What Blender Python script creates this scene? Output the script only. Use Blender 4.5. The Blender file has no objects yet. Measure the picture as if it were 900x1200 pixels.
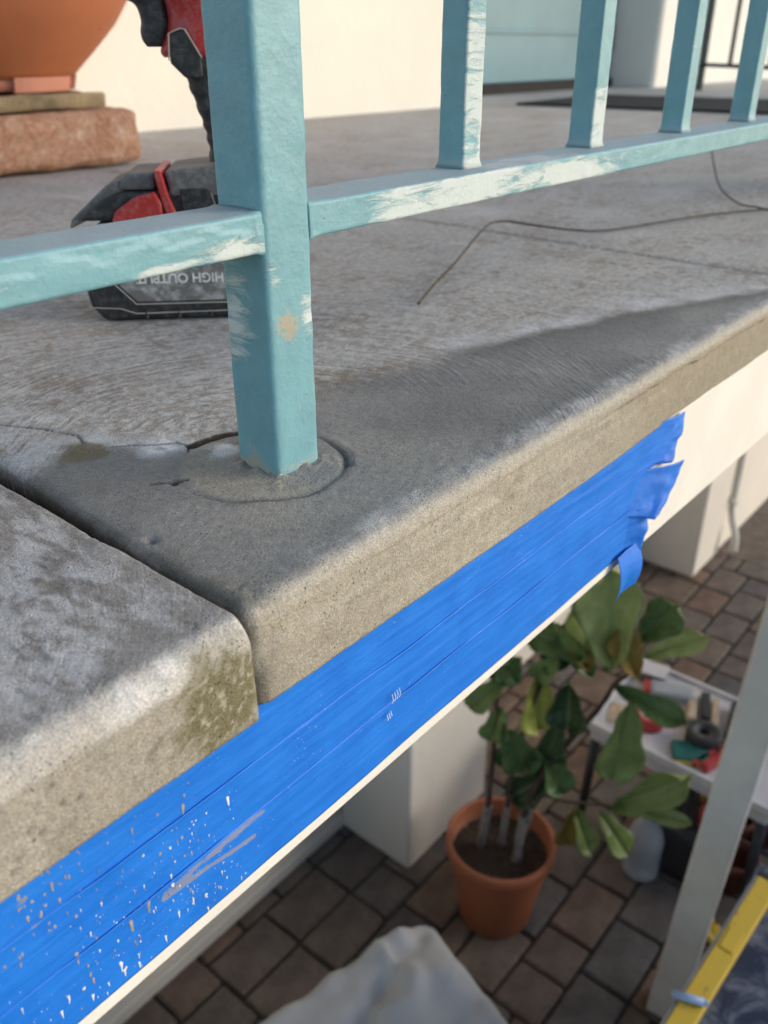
import bpy, bmesh, math, random
import numpy as np
from mathutils import Vector, Matrix
random.seed(7); rng = np.random.default_rng(11)
R = math.radians
scene = bpy.context.scene
COL = scene.collection

# ------------------------------------------------------------------ camera
cam_d = bpy.data.cameras.new('camera'); cam = bpy.data.objects.new('camera', cam_d); COL.objects.link(cam)
PITCH = math.atan2(547, 1019); PSI = math.atan2(968, math.hypot(1019, 547))
hd = Vector((math.cos(PSI), math.sin(PSI), 0)); fwd = hd*math.cos(PITCH) - Vector((0, 0, 1))*math.sin(PITCH)
rt = Vector((math.sin(PSI), -math.cos(PSI), 0)); cu = rt.cross(fwd)
mw = Matrix((rt, cu, -fwd)).transposed().to_4x4(); mw.translation = (-0.2778, -0.3042, 0.2004)
cam.matrix_world = mw
cam_d.sensor_fit = 'VERTICAL'; cam_d.sensor_height = 36; cam_d.lens = 1019/1200*36
cam_d.clip_start = 0.01; cam_d.clip_end = 200
cam_d.dof.use_dof = True; cam_d.dof.focus_distance = 0.45; cam_d.dof.aperture_fstop = 10.0
scene.camera = cam
# ------------------------------------------------------------------ world, sun, exposure
SUN_AZ = Vector((0.62, -0.78, 0)).normalized(); SUN_EL = R(19)
w = bpy.data.worlds.new('World'); scene.world = w; w.use_nodes = True
nt = w.node_tree; sky = nt.nodes.new('ShaderNodeTexSky'); sky.sky_type = 'NISHITA'; sky.sun_disc = False
sky.sun_elevation = SUN_EL; sky.sun_rotation = math.atan2(SUN_AZ.x, SUN_AZ.y); sky.dust_density = 1.0; sky.air_density = 1.0; sky.ozone_density = 1.5
bg = nt.nodes['Background']; nt.links.new(sky.outputs[0], bg.inputs[0]); bg.inputs[1].default_value = 0.15
sd = bpy.data.lights.new('sun', 'SUN'); sun = bpy.data.objects.new('sun', sd); COL.objects.link(sun)
sd.energy = 1.0; sd.angle = R(30); sd.color = (1.0, 0.915, 0.81)
sdir = SUN_AZ*math.cos(SUN_EL) + Vector((0, 0, math.sin(SUN_EL)))
sun.rotation_euler = sdir.to_track_quat('Z', 'Y').to_euler()
scene.view_settings.view_transform = 'Standard'; scene.view_settings.look = 'None'
scene.view_settings.exposure = 0.72; scene.view_settings.gamma = 1

# ------------------------------------------------------------------ helpers
def tag(o, label=None, cat=None, group=None, kind=None):
    if label: o['label'] = label
    if cat: o['category'] = cat
    if group: o['group'] = group
    if kind: o['kind'] = kind
    return o
def link(o, parent=None):
    COL.objects.link(o)
    if parent is not None: o.parent = parent
    return o
def empty(name, loc=(0, 0, 0), rz=0):
    o = bpy.data.objects.new(name, None); o.location = loc; o.rotation_euler = (0, 0, rz); o.empty_display_size = .05
    return link(o)
def mobj(name, me, mat, parent=None, smooth=False):
    if mat and not me.materials: me.materials.append(mat)
    if smooth: me.shade_smooth()
    return link(bpy.data.objects.new(name, me), parent)
def bobj(name, bm, mat, parent=None, smooth=False):
    me = bpy.data.meshes.new(name); bmesh.ops.recalc_face_normals(bm, faces=bm.faces); bm.to_mesh(me); bm.free()
    return mobj(name, me, mat, parent, smooth)
def box(bm, c, s, bev=0, seg=1, M=None):
    r = bmesh.ops.create_cube(bm, size=1); vs = r['verts']
    bmesh.ops.scale(bm, vec=s, verts=vs)
    if bev:
        es = list({e for v in vs for e in v.link_edges})
        r = bmesh.ops.bevel(bm, geom=es, offset=bev, segments=seg, profile=.5, affect='EDGES')
        vs = list({v for f in r['faces'] for v in f.verts})
    m = Matrix.Translation(c) @ (M.to_4x4() if M else Matrix())
    bmesh.ops.transform(bm, matrix=m, verts=vs)
    return vs
def boxo(name, lo, hi, mat, parent=None, bev=0, seg=1, M=None):
    bm = bmesh.new(); lo = Vector(lo); hi = Vector(hi)
    box(bm, (lo+hi)/2, hi-lo, bev, seg, M); return bobj(name, bm, mat, parent)
def lathe(bm, prof, n=40, c=(0, 0, 0), M=None, close=False):
    rows = []
    for r, z in prof:
        row = []
        for k in range(n):
            a = 2*math.pi*k/n; v = Vector((r*math.cos(a), r*math.sin(a), z))
            if M: v = M @ v
            row.append(bm.verts.new(v + Vector(c)))
        rows.append(row)
    pr = list(zip(rows, rows[1:])) + ([(rows[-1], rows[0])] if close else [])
    for a, b in pr:
        for k in range(n): bm.faces.new((a[k], a[(k+1) % n], b[(k+1) % n], b[k]))
    return rows
def tube(bm, pts, rad, n=8, cap=True):
    pts = [Vector(p) for p in pts]; m = len(pts)
    if not hasattr(rad, '__len__'): rad = [rad]*m
    prev = None; rows = []
    for i, p in enumerate(pts):
        t = (pts[min(i+1, m-1)] - pts[max(i-1, 0)]).normalized()
        if prev is None: a = t.orthogonal().normalized()
        else: a = (prev - t*prev.dot(t)).normalized()
        prev = a; b = t.cross(a)
        rows.append([bm.verts.new(p + (a*math.cos(2*math.pi*k/n) + b*math.sin(2*math.pi*k/n))*rad[i]) for k in range(n)])
    for a, b in zip(rows, rows[1:]):
        for k in range(n): bm.faces.new((a[k], a[(k+1) % n], b[(k+1) % n], b[k]))
    if cap: bm.faces.new(rows[0][::-1]); bm.faces.new(rows[-1])
def spline(pts, k=6):
    pts = [np.array(p, float) for p in pts]; out = []
    for i in range(len(pts)-1):
        p0 = pts[max(i-1, 0)]; p1 = pts[i]; p2 = pts[i+1]; p3 = pts[min(i+2, len(pts)-1)]
        for j in range(k):
            t = j/k
            out.append(tuple(.5*((2*p1)+(p2-p0)*t+(2*p0-5*p1+4*p2-p3)*t*t+(3*p1-p0-3*p2+p3)*t**3)))
    out.append(tuple(pts[-1])); return out
# vectorised gradient noise
_perm = rng.permutation(256); _perm = np.concatenate([_perm, _perm, _perm])
_g = rng.normal(size=(256, 3)); _g /= np.linalg.norm(_g, axis=1)[:, None]
def noise(P):
    P = np.asarray(P, float); i = np.floor(P).astype(int); fr = P - i; u = fr**3*(fr*(fr*6-15)+10); i &= 255; out = 0
    for dx in (0, 1):
        for dy in (0, 1):
            for dz in (0, 1):
                h = _perm[_perm[_perm[(i[..., 0]+dx) & 255] + ((i[..., 1]+dy) & 255)] + ((i[..., 2]+dz) & 255)]
                d = fr - np.array([dx, dy, dz]); g = _g[h]
                wt = (u[..., 0] if dx else 1-u[..., 0])*(u[..., 1] if dy else 1-u[..., 1])*(u[..., 2] if dz else 1-u[..., 2])
                out = out + wt*(g*d).sum(-1)
    return out
_rot = np.linalg.qr(np.random.default_rng(4).normal(size=(3, 3)))[0]
def fbm(P, scale=1, oct=4, rough=.5):
    P = np.asarray(P, float)@_rot*scale; a = 1; s = 0; n = 0
    for o in range(oct):
        s = s + a*noise(P + 17.3*o); n += a; a *= rough; P = P*2.03
    return s/n*1.6
def ss(a, b, x): t = np.clip((x-a)/(b-a), 0, 1); return t*t*(3-2*t)
def lerp(a, b, t): return a + (b-a)*t
def mixc(c, col, t): return c*(1-t[..., None]) + np.array(col)*t[..., None]
def seg_dist(X, Y, pts):
    d = np.full(X.shape, 9.0)
    for (ax, ay), (bx, by) in zip(pts, pts[1:]):
        vx, vy = bx-ax, by-ay; t = np.clip(((X-ax)*vx+(Y-ay)*vy)/(vx*vx+vy*vy+1e-12), 0, 1)
        d = np.minimum(d, np.hypot(X-ax-t*vx, Y-ay-t*vy))
    return d
def grid_mesh(name, P, mat, parent=None, closed_v=False, attrs=None, color=None, flip=False):
    nu, nv = P.shape[:2]; me = bpy.data.meshes.new(name)
    idx = np.arange(nu*nv).reshape(nu, nv)
    if closed_v: idx = np.concatenate([idx, idx[:, :1]], 1)
    q = np.stack([idx[:-1, :-1], idx[1:, :-1], idx[1:, 1:], idx[:-1, 1:]], -1).reshape(-1, 4)
    if flip: q = q[:, ::-1]
    n = len(q); me.vertices.add(nu*nv); me.vertices.foreach_set('co', np.ascontiguousarray(P, dtype=np.float32).ravel())
    me.loops.add(n*4); me.loops.foreach_set('vertex_index', np.ascontiguousarray(q, dtype=np.int32).ravel())
    me.polygons.add(n); me.polygons.foreach_set('loop_start', np.arange(0, n*4, 4, dtype=np.int32))
    me.update(calc_edges=True); me.validate()
    if color is not None:
        a = me.attributes.new('Col', 'FLOAT_COLOR', 'POINT')
        c4 = np.concatenate([color, np.ones(color.shape[:-1]+(1,))], -1)
        a.data.foreach_set('color', np.ascontiguousarray(c4, dtype=np.float32).ravel())
    for k, v in (attrs or {}).items():
        a = me.attributes.new(k, 'FLOAT', 'POINT'); a.data.foreach_set('value', np.ascontiguousarray(v, dtype=np.float32).ravel())
    return mobj(name, me, mat, parent, smooth=True)

# ------------------------------------------------------------------ materials
class NB:
    def __init__(s, name):
        s.m = bpy.data.materials.new(name); s.m.use_nodes = True; s.t = s.m.node_tree; s.b = s.t.nodes['Principled BSDF']
        s.co = s.t.nodes.new('ShaderNodeTexCoord').outputs['Object']
    def n(s, ty, **k):
        o = s.t.nodes.new(ty)
        for a, v in k.items(): setattr(o, a, v)
        return o
    def set(s, sock, v):
        if hasattr(v, 'is_output') or isinstance(v, bpy.types.NodeSocket): s.t.links.new(v, sock)
        else: sock.default_value = v
    def mapping(s, scale=(1, 1, 1), rot=(0, 0, 0), src=None):
        o = s.n('ShaderNodeMapping'); s.set(o.inputs[0], src or s.co); o.inputs['Scale'].default_value = scale; o.inputs['Rotation'].default_value = rot; return o.outputs[0]
    def noise(s, scale, detail=4, rough=.55, src=None, dist=0):
        o = s.n('ShaderNodeTexNoise'); s.set(o.inputs['Vector'], src or s.co); o.inputs['Scale'].default_value = scale; o.inputs['Detail'].default_value = detail
        o.inputs['Roughness'].default_value = rough; o.inputs['Distortion'].default_value = dist; return o.outputs['Fac']
    def vor(s, scale, src=None, feature='F1'):
        o = s.n('ShaderNodeTexVoronoi', feature=feature); s.set(o.inputs['Vector'], src or s.co); o.inputs['Scale'].default_value = scale; return o.outputs['Distance']
    def ramp(s, fac, stops):
        o = s.n('ShaderNodeValToRGB'); s.set(o.inputs[0], fac); e = o.color_ramp.elements
        while len(e) < len(stops): e.new(.5)
        for el, (p, c) in zip(e, stops):
            el.position = p; el.color = (c, c, c, 1) if not hasattr(c, '__len__') else (*c, 1)
        return o.outputs[0]
    def mix(s, fac, a, b, mode='MIX'):
        o = s.n('ShaderNodeMix', data_type='RGBA', blend_type=mode); s.set(o.inputs[0], fac)
        for sk, v in ((o.inputs[6], a), (o.inputs[7], b)):
            s.set(sk, (*v, 1) if isinstance(v, tuple) and len(v) == 3 else v)
        return o.outputs[2]
    def math(s, op, a, b=0.0, clamp=False):
        o = s.n('ShaderNodeMath', operation=op, use_clamp=clamp); s.set(o.inputs[0], a); s.set(o.inputs[1], b); return o.outputs[0]
    def attr(s, name, out='Fac'):
        o = s.n('ShaderNodeAttribute', attribute_name=name); return o.outputs[out]
    def rand(s): return s.n('ShaderNodeObjectInfo').outputs['Random']
    def bump(s, h, strength=.3, dist=.001, prev=None):
        o = s.n('ShaderNodeBump'); s.set(o.inputs['Height'], h); o.inputs['Strength'].default_value = strength; o.inputs['Distance'].default_value = dist
        if prev: s.set(o.inputs['Normal'], prev)
        return o.outputs[0]
    def done(s, col, rough=.7, normal=None, **k):
        s.set(s.b.inputs['Base Color'], (*col, 1) if isinstance(col, tuple) else col); s.set(s.b.inputs['Roughness'], rough)
        if normal: s.set(s.b.inputs['Normal'], normal)
        for a, v in k.items(): s.set(s.b.inputs[a.replace('_', ' ')], v)
        return s.m
def simple(name, col, rough=.6, var=.25, scale=30, bump=.15, bd=.001, **k):
    b = NB(name); f = b.noise(scale, 5); c2 = tuple(x*(1-var) for x in col); c1 = tuple(min(1, x*(1+var*.6)) for x in col)
    return b.done(b.mix(b.ramp(f, [(.3, 0), (.7, 1)]), c2, c1), rough, b.bump(b.noise(scale*6, 4), bump, bd), **k)

def m_concrete():
    b = NB('concrete'); col = b.attr('Col', 'Color'); old = b.attr('old')
    n1 = b.noise(220, 6, .65); n2 = b.noise(900, 3, .6)
    gr = b.math('ADD', .42, b.math('MULTIPLY', old, .58), True)
    c = b.mix(gr, col, b.ramp(n1, [(.25, .55), (.5, 1.0), (.75, 1.35)]), 'MULTIPLY')
    c = b.mix(gr, c, b.ramp(n2, [(.28, .62), (.5, 1.0), (.72, 1.42)]), 'MULTIPLY')
    c = b.mix(.75, c, b.ramp(b.noise(1500, 2, .6), [(.30, .60), (.5, 1.0), (.70, 1.42)]), 'MULTIPLY')
    # old cement: chalky flecks and brown pores
    tr = b.attr('trow')
    o = b.n('ShaderNodeSeparateXYZ'); b.set(o.inputs[0], b.co); X, Y = o.outputs[0], o.outputs[1]
    wob = b.math('MULTIPLY', b.math('SUBTRACT', b.noise(5, 1), .5), .05)
    dx = b.math('ADD', b.math('SUBTRACT', X, .02), wob); dy = b.math('SUBTRACT', b.math('SUBTRACT', Y, .055), wob)
    rad = b.math('SQRT', b.math('ADD', b.math('MULTIPLY', dx, dx), b.math('MULTIPLY', dy, dy))); th = b.math('ARCTAN2', dy, dx)
    cv = b.n('ShaderNodeCombineXYZ'); b.set(cv.inputs[0], b.math('MULTIPLY', rad, 1.0)); b.set(cv.inputs[1], b.math('MULTIPLY', th, .016))
    sw = b.noise(260, 5, .6, cv.outputs[0]); sm_ = b.math('MULTIPLY', b.ramp(b.noise(16, 3), [(.36, .25), (.62, 1)]), b.ramp(rad, [(.20, 1), (.42, .15)]))
    sf = b.math('MULTIPLY', b.math('MULTIPLY', b.math('SUBTRACT', sw, .5), old), sm_)
    c = b.mix(b.math('MULTIPLY', sf, 5.5, True), c, (.62, .605, .58)); c = b.mix(b.math('MULTIPLY', sf, -5.5, True), c, (.20, .16, .12))
    cv2 = b.n('ShaderNodeCombineXYZ'); b.set(cv2.inputs[0], b.math('ADD', b.math('SUBTRACT', b.math('MULTIPLY', X, .80), b.math('MULTIPLY', Y, .55)), b.math('ADD', wob, b.math('MULTIPLY', b.math('POWER', b.math('ABSOLUTE', b.math('ADD', Y, .03)), 2.0), 2.2)))); b.set(cv2.inputs[1], b.math('MULTIPLY', b.math('ADD', b.math('MULTIPLY', Y, .8), b.math('MULTIPLY', X, .55)), .09))
    tn = b.noise(330, 4, .6, cv2.outputs[0]); tf = b.math('MULTIPLY', b.math('SUBTRACT', tn, .5), tr)
    c = b.mix(b.math('MULTIPLY', b.math('SUBTRACT', tf, .02), 4.5, True), c, (.44, .43, .41))
    c = b.mix(b.math('MULTIPLY', b.math('ADD', tf, .02), -4.0, True), c, (.10, .095, .09))
    fl = b.ramp(b.noise(120, 6, .72), [(.52, 0), (.62, 1)])
    c = b.mix(b.math('MULTIPLY', fl, b.math('MULTIPLY', old, .75)), c, (.56, .54, .51))
    br = b.math('MULTIPLY', b.ramp(b.noise(70, 5, .68), [(.50, 0), (.60, 1)]), b.ramp(b.noise(9, 3), [(.40, .1), (.58, 1)]))
    c = b.mix(b.math('MULTIPLY', br, b.math('MULTIPLY', old, .7)), c, (.23, .175, .125))
    # air pores
    v = b.vor(430); pm = b.ramp(b.noise(38, 5, .7), [(.48, 0), (.62, 1)]); v2 = b.vor(150); pm2 = b.ramp(b.noise(22, 3, .7), [(.56, 0), (.62, 1)])
    pore = b.math('MAXIMUM', b.math('MULTIPLY', b.ramp(v, [(.12, 1), (.24, 0)]), pm), b.math('MULTIPLY', b.ramp(v2, [(.07, 1), (.13, 0)]), pm2))
    c = b.mix(b.math('MULTIPLY', pore, .6), c, (.085, .075, .06))
    h = b.math('SUBTRACT', b.math('ADD', b.math('MULTIPLY', n1, .6), b.math('MULTIPLY', n2, .35)), b.math('MULTIPLY', pore, .5))
    h = b.math('ADD', h, b.math('ADD', b.math('MULTIPLY', sf, 1.1), b.math('MULTIPLY', tf, 2.6)))
    nm = b.bump(h, .9, .0016)
    return b.done(c, b.ramp(n1, [(.3, .75), (.7, .95)]), nm, Specular_IOR_Level=.25)
M_CONC = m_concrete()
def m_teal(name='teal_paint', base=(.168, .358, .408)):
    b = NB(name); wh = b.attr('white'); tn = b.attr('tan'); du = b.attr('dust')
    n1 = b.noise(60, 5, .6); n2 = b.noise(420, 4, .6)
    c = b.mix(b.ramp(n1, [(.3, 0), (.7, 1)]), tuple(x*.92 for x in base), tuple(x*1.1 for x in base))
    c = b.mix(b.ramp(b.noise(25, 3), [(.45, 0), (.75, .25)]), c, (.22, .46, .46))
    st = b.noise(130, 6, .7, b.mapping((.25, .25, 1.2), (.3, .5, 0)), .8)
    wm = b.ramp(b.math('ADD', b.math('MULTIPLY', wh, 1.15), b.math('MULTIPLY', b.math('SUBTRACT', st, .5), 2.2)), [(.42, 0), (.78, 1)])
    c = b.mix(b.math('MULTIPLY', wm, .82), c, (.66, .70, .66))
    tm = b.ramp(b.math('ADD', tn, b.math('MULTIPLY', b.math('SUBTRACT', n2, .5), 1.6)), [(.48, 0), (.6, 1)])
    c = b.mix(b.math('MULTIPLY', tm, .85), c, (.42, .35, .24))
    dm = b.math('MULTIPLY', du, b.ramp(b.noise(700, 3, .7), [(.3, .55), (.65, 1)]), True)
    c = b.mix(dm, c, (.40, .40, .405))
    chip = b.ramp(b.vor(95), [(.035, 1), (.05, 0)]); cm = b.math('MULTIPLY', chip, b.ramp(b.noise(18, 2), [(.52, 0), (.56, 1)]))
    c = b.mix(cm, c, (.06, .045, .04))
    h = b.math('ADD', b.math('MULTIPLY', n1, .8), b.math('ADD', b.math('MULTIPLY', n2, .35), b.math('MULTIPLY', wm, .4)))
    ro = b.math('ADD', .42, b.math('MULTIPLY', b.math('MAXIMUM', dm, b.math('MAXIMUM', wm, tm)), .4))
    return b.done(c, ro, b.bump(h, .75, .0011), Specular_IOR_Level=.4)
M_TEAL = m_teal()
def m_tape():
    b = NB('blue_tape'); sm = b.attr('smear')
    n1 = b.noise(40, 4); fib = b.noise(380, 5, .7, b.mapping((.12, 1, 1.6)))
    c = b.mix(b.ramp(n1, [(.3, 0), (.7, 1)]), (.010, .158, .64), (.018, .205, .74))
    c = b.mix(b.ramp(fib, [(.54, 0), (.80, .18)]), c, (.10, .32, .85))
    c = b.mix(b.ramp(b.noise(120, 5, .7, b.mapping((.10, 1, 1))), [(.62, 0), (.78, .12)]), c, (.16, .38, .88))
    sp = b.ramp(b.math('ADD', sm, b.math('MULTIPLY', b.math('SUBTRACT', b.noise(300, 5, .7, b.mapping((.3, 1, 1))), .5), 1.5)), [(.5, 0), (.68, 1)])
    c = b.mix(b.math('MULTIPLY', sp, .62), c, (.35, .31, .25))
    dot = b.math('MULTIPLY', b.ramp(b.vor(420), [(.10, 1), (.16, 0)]), b.ramp(b.noise(26, 3), [(.56, 0), (.64, .8)]))
    c = b.mix(dot, c, (.55, .6, .7))
    nm = b.bump(b.math('ADD', fib, b.math('MULTIPLY', b.noise(90, 4, .6, b.mapping((.30, 1, 1))), .9)), .38, .0010)
    return b.done(c, .5, nm, Specular_IOR_Level=.35)
M_TAPE = m_tape()
def m_stucco(name, col, sc=1.0, bs=.35):
    b = NB(name); n1 = b.noise(3*sc, 5, .6); n2 = b.noise(35*sc, 6, .65)
    c = b.mix(b.ramp(n1, [(.35, 0), (.7, 1)]), tuple(x*.93 for x in col), col)
    c = b.mix(b.ramp(b.noise(7*sc, 4, .6, b.mapping((1.6, 1.6, .5))), [(.63, 0), (.75, .35)]), c, tuple(x*y for x, y in zip(col, (.82, .77, .67))))
    return b.done(c, .88, b.bump(n2, bs, .006), Specular_IOR_Level=.2)
M_CREAM = m_stucco('cream_stucco', (.80, .755, .655))
M_WHITE = m_stucco('white_stucco', (.80, .77, .70))
M_COLUMN = m_stucco('column_render', (.78, .735, .65))
def m_fascia():
    b = NB('fascia_paint'); c = b.mix(b.ramp(b.noise(14, 4), [(.4, 0), (.7, 1)]), (.76, .73, .655), (.82, .795, .72))
    sp = b.ramp(b.vor(75), [(.05, 1), (.085, 0)]); c = b.mix(b.math('MULTIPLY', sp, b.ramp(b.noise(30, 2), [(.55, 0), (.6, .7)])), c, (.38, .34, .28))
    return b.done(c, .6, b.bump(b.noise(180, 4), .25, .0008))
M_FASCIA = m_fascia()
def m_paver():
    b = NB('paver_concrete'); r = b.rand()
    c = b.ramp(r, [(0, (.155, .116, .094)), (.3, (.16, .135, .118)), (.6, (.125, .116, .11)), (.85, (.185, .124, .094)), (1, (.17, .142, .116))])
    c = b.mix(1.0, c, b.ramp(b.noise(9, 5, .65), [(.25, .6), (.75, 1.35)]), 'MULTIPLY')
    c = b.mix(b.ramp(b.noise(5, 6, .7), [(.58, 0), (.72, .4)]), c, (.20, .175, .145))
    c = b.mix(1.0, c, b.ramp(b.noise(120, 4, .7), [(.3, .75), (.7, 1.25)]), 'MULTIPLY')
    return b.done(c, .9, b.bump(b.noise(90, 5, .7), .5, .004), Specular_IOR_Level=.2)
M_PAVER = m_paver()
M_SAND = simple('joint_sand', (.07, .061, .052), .95, .4, 60, .5, .004)
def m_terra(name, col):
    b = NB(name); c = b.mix(b.ramp(b.noise(6, 5), [(.3, 0), (.7, 1)]), tuple(x*.86 for x in col), tuple(x*1.08 for x in col))
    c = b.mix(b.ramp(b.noise(40, 6, .7), [(.62, 0), (.8, .45)]), c, (.55, .40, .32))
    sc = b.math('MULTIPLY', b.ramp(b.vor(14), [(.03, 1), (.05, 0)]), b.ramp(b.noise(5, 2), [(.5, 0), (.55, .8)]))
    c = b.mix(sc, c, (.10, .05, .03))
    return b.done(c, .62, b.bump(b.noise(70, 4), .2, .003))
M_TERRA = m_terra('terracotta', (.47, .155, .062)); M_TERRA_P = m_terra('terracotta_pink', (.56, .24, .165))
M_TERRA_D = m_terra('dark_terracotta', (.16, .045, .025)); M_POTLOW = m_terra('orange_plastic_pot', (.36, .115, .05))
def m_granite():
    b = NB('pink_stone'); c = b.ramp(b.noise(26, 7, .72, None, .6), [(.28, (.21, .10, .06)), (.45, (.40, .215, .135)), (.58, (.47, .29, .20)), (.72, (.58, .46, .38))])
    c = b.mix(1.0, c, b.ramp(b.noise(120, 4, .7), [(.3, .72), (.7, 1.22)]), 'MULTIPLY')
    c = b.mix(b.ramp(b.noise(16, 5, .7, b.mapping((1.5, 1.5, .3))), [(.63, 0), (.72, .6)]), c, (.62, .54, .47))
    return b.done(c, .92, b.bump(b.noise(60, 6, .7), .8, .008), Specular_IOR_Level=.2)
M_GRAN = m_granite()
M_FLAG = simple('mossy_flagstone', (.25, .185, .105), .9, .55, 18, .6, .005)
M_BLACK = NB('black_rubber'); 
def m_black(name, col=(.022, .022, .024), dust=.35, ro=.5, sc=150, dc=(.36, .35, .34)):
    b = NB(name); n = b.noise(sc, 7, .75); d = b.ramp(n, [(.47, 0), (.70, dust)])
    sc = b.ramp(b.noise(260, 4, .75, b.mapping((.25, 1, 1.4))), [(.62, 0), (.74, dust)])
    c = b.mix(b.math('MAXIMUM', d, sc), col, dc)
    return b.done(c, b.math('ADD', ro, b.math('MULTIPLY', d, .5)), b.bump(n, .15, .001))
M_BLACK = m_black('black_plastic', (.017, .017, .019), .20); M_DGREY = m_black('dusty_grey_plastic', (.12, .115, .11), .6, .6)
M_LABEL = m_black('scuffed_label', (.15, .15, .147), 1.0, .55, 70, (.58, .58, .57))
M_RED = m_black('red_plastic', (.42, .022, .022), .35, .38)
M_INK = simple('print_white', (.72, .72, .70), .6, .25, 220)
M_EDGE = simple('worn_edge', (.42, .38, .34), .7)
M_DOOR = simple('door_paint', (.098, .232, .285), .45, .12, 5, .08)
M_DARK = simple('dark_gap', (.02, .018, .016), .9)
M_MAT = simple('black_mat', (.012, .012, .013), .95, .5, 200, .8, .004)
M_DKGREEN = simple('dark_green_metal', (.025, .05, .05), .45, .2)
M_WIRE = simple('rusty_wire', (.075, .062, .047), .7, .5, 120, .4, .0005)
M_SOIL = simple('soil', (.11, .078, .052), .95, .6, 90, 1, .012)
M_BARK = simple('pale_bark', (.27, .24, .205), .85, .45, 60, .6, .003)
M_STEM = simple('brown_stem', (.085, .052, .035), .8, .4, 60, .4, .002)
def m_leaf():
    b = NB('leaf'); tint = b.n('ShaderNodeAttribute', attribute_name='tint', attribute_type='OBJECT').outputs['Color']; v = b.attr('vein')
    c = b.mix(1.0, tint, b.ramp(b.noise(22, 5, .65), [(.3, .75), (.7, 1.25)]), 'MULTIPLY')
    c = b.mix(b.math('MULTIPLY', v, .45), c, (.30, .34, .13))
    br = b.ramp(b.noise(12, 3), [(.66, 0), (.75, .5)]); c = b.mix(br, c, (.16, .09, .03))
    return b.done(c, .42, b.bump(b.math('ADD', b.noise(60, 4), v), .3, .003), Specular_IOR_Level=.4)
M_LEAF = m_leaf()
def m_cloth(name, col):
    b = NB(name); c = b.mix(b.ramp(b.noise(5, 5), [(.3, 0), (.7, 1)]), tuple(x*.85 for x in col), col)
    c = b.mix(b.ramp(b.noise(16, 5, .7), [(.66, 0), (.8, .4)]), c, tuple(x*.5 for x in col))
    return b.done(c, .9, b.bump(b.noise(30, 4), .3, .006), Sheen_Weight=.1)
M_CLOTH = m_cloth('grey_drop_cloth', (.45, .445, .44))
M_PWHITE = simple('white_plastic', (.62, .60, .60), .5, .15, 12)
M_POLE = simple('pole_paint', (.76, .70, .61), .5, .12, 8)
def m_yellow():
    b = NB('scuffed_yellow'); c = b.mix(b.ramp(b.noise(45, 6, .7), [(.60, 0), (.70, .75)]), (.72, .47, .045), (.18, .15, .11))
    return b.done(c, .45, b.bump(b.noise(60, 3), .1, .001))
M_YELLOW = m_yellow()
def m_navy():
    b = NB('dusty_navy_top'); c = b.mix(b.ramp(b.noise(13, 6, .72, None, .5), [(.46, 0), (.66, .75)]), (.012, .02, .05), (.26, .28, .32))
    return b.done(c, .55, b.bump(b.noise(30, 5), .3, .002))
M_NAVY = m_navy()
M_BLUE = simple('blue_fabric', (.035, .06, .17), .85); M_LBLUE = simple('light_blue_plastic', (.35, .46, .66), .4)
M_STEEL = simple('dull_steel', (.42, .42, .43), .35, .2, 20, Metallic=.9)
M_TEALPAD = simple('teal_sponge', (.02, .13, .12), .9); M_WOOD = simple('pale_wood', (.52, .40, .27), .7, .3, 40)
M_CLEAR = NB('clear_plastic').done((.80, .85, .90), .10, None, Transmission_Weight=.6, IOR=1.2)
M_WATER = NB('water').done((.75, .85, .9), .05, None, Transmission_Weight=.9, IOR=1.33)
M_SPLW = simple('white_splatter', (.74, .76, .78), .6); M_SPLT = simple('mortar_splatter', (.34, .30, .24), .85)

# ------------------------------------------------------------------ setting: lower patio
ZG = -2.2
gm = bmesh.new(); bmesh.ops.create_grid(gm, x_segments=4, y_segments=4, size=30)
bmesh.ops.translate(gm, vec=(0, 0, ZG-.016), verts=gm.verts)
patio = tag(bobj('patio_floor', gm, M_SAND), kind='structure')
U = .0775; GX0, GY0 = .25, -1.1; NX, NY = 48, 30
occ = np.zeros((NX, NY), bool); pm_cache = {}
def paver_mesh(a, c):
    if (a, c) not in pm_cache:
        bm = bmesh.new(); box(bm, (0, 0, -.03), (a*U-.009, c*U-.009, .06), .008, 1)
        for v in bm.verts: v.co.x += random.uniform(-.0025, .0025); v.co.y += random.uniform(-.0025, .0025)
        me = bpy.data.meshes.new('paver'); bm.to_mesh(me); bm.free(); me.materials.append(M_PAVER); pm_cache[(a, c)] = me
    return pm_cache[(a, c)]
sizes = [(3, 2), (2, 3), (3, 2), (2, 2), (3, 3), (3, 2)]
inv = mw.inverted()
def in_view(p, mar=1.12):
    q = inv @ Vector(p)
    return q.z < 0 and abs(q.x/q.z)*1019 < 450*mar+20 and abs(q.y/q.z)*1019 < 600*mar+20
for i in range(NX):
    for j in range(NY):
        if occ[i, j]: continue
        cand = random.sample(sizes, len(sizes)) + [(2, 1), (1, 2), (1, 1)]
        for a, c in cand:
            if i+a <= NX and j+c <= NY and not occ[i:i+a, j:j+c].any():
                occ[i:i+a, j:j+c] = True; break
        x, y = GX0+(i+a/2)*U, GY0+(j+c/2)*U
        if y > 1.28 or not in_view((x, y, ZG)): continue
        o = bpy.data.objects.new('paver', paver_mesh(a, c)); o.location = (x, y, ZG+random.uniform(-.003, .002))
        o.rotation_euler = (random.uniform(-.012, .012), random.uniform(-.012, .012), random.uniform(-.012, .012)); link(o, patio)
far = bmesh.new(); box(far, (GX0+NX*U+6, 0, ZG-.034), (12, 24, .06)); fo = bobj('paver_field', far, M_PAVER, patio); fo['kind'] = 'stuff'

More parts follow.
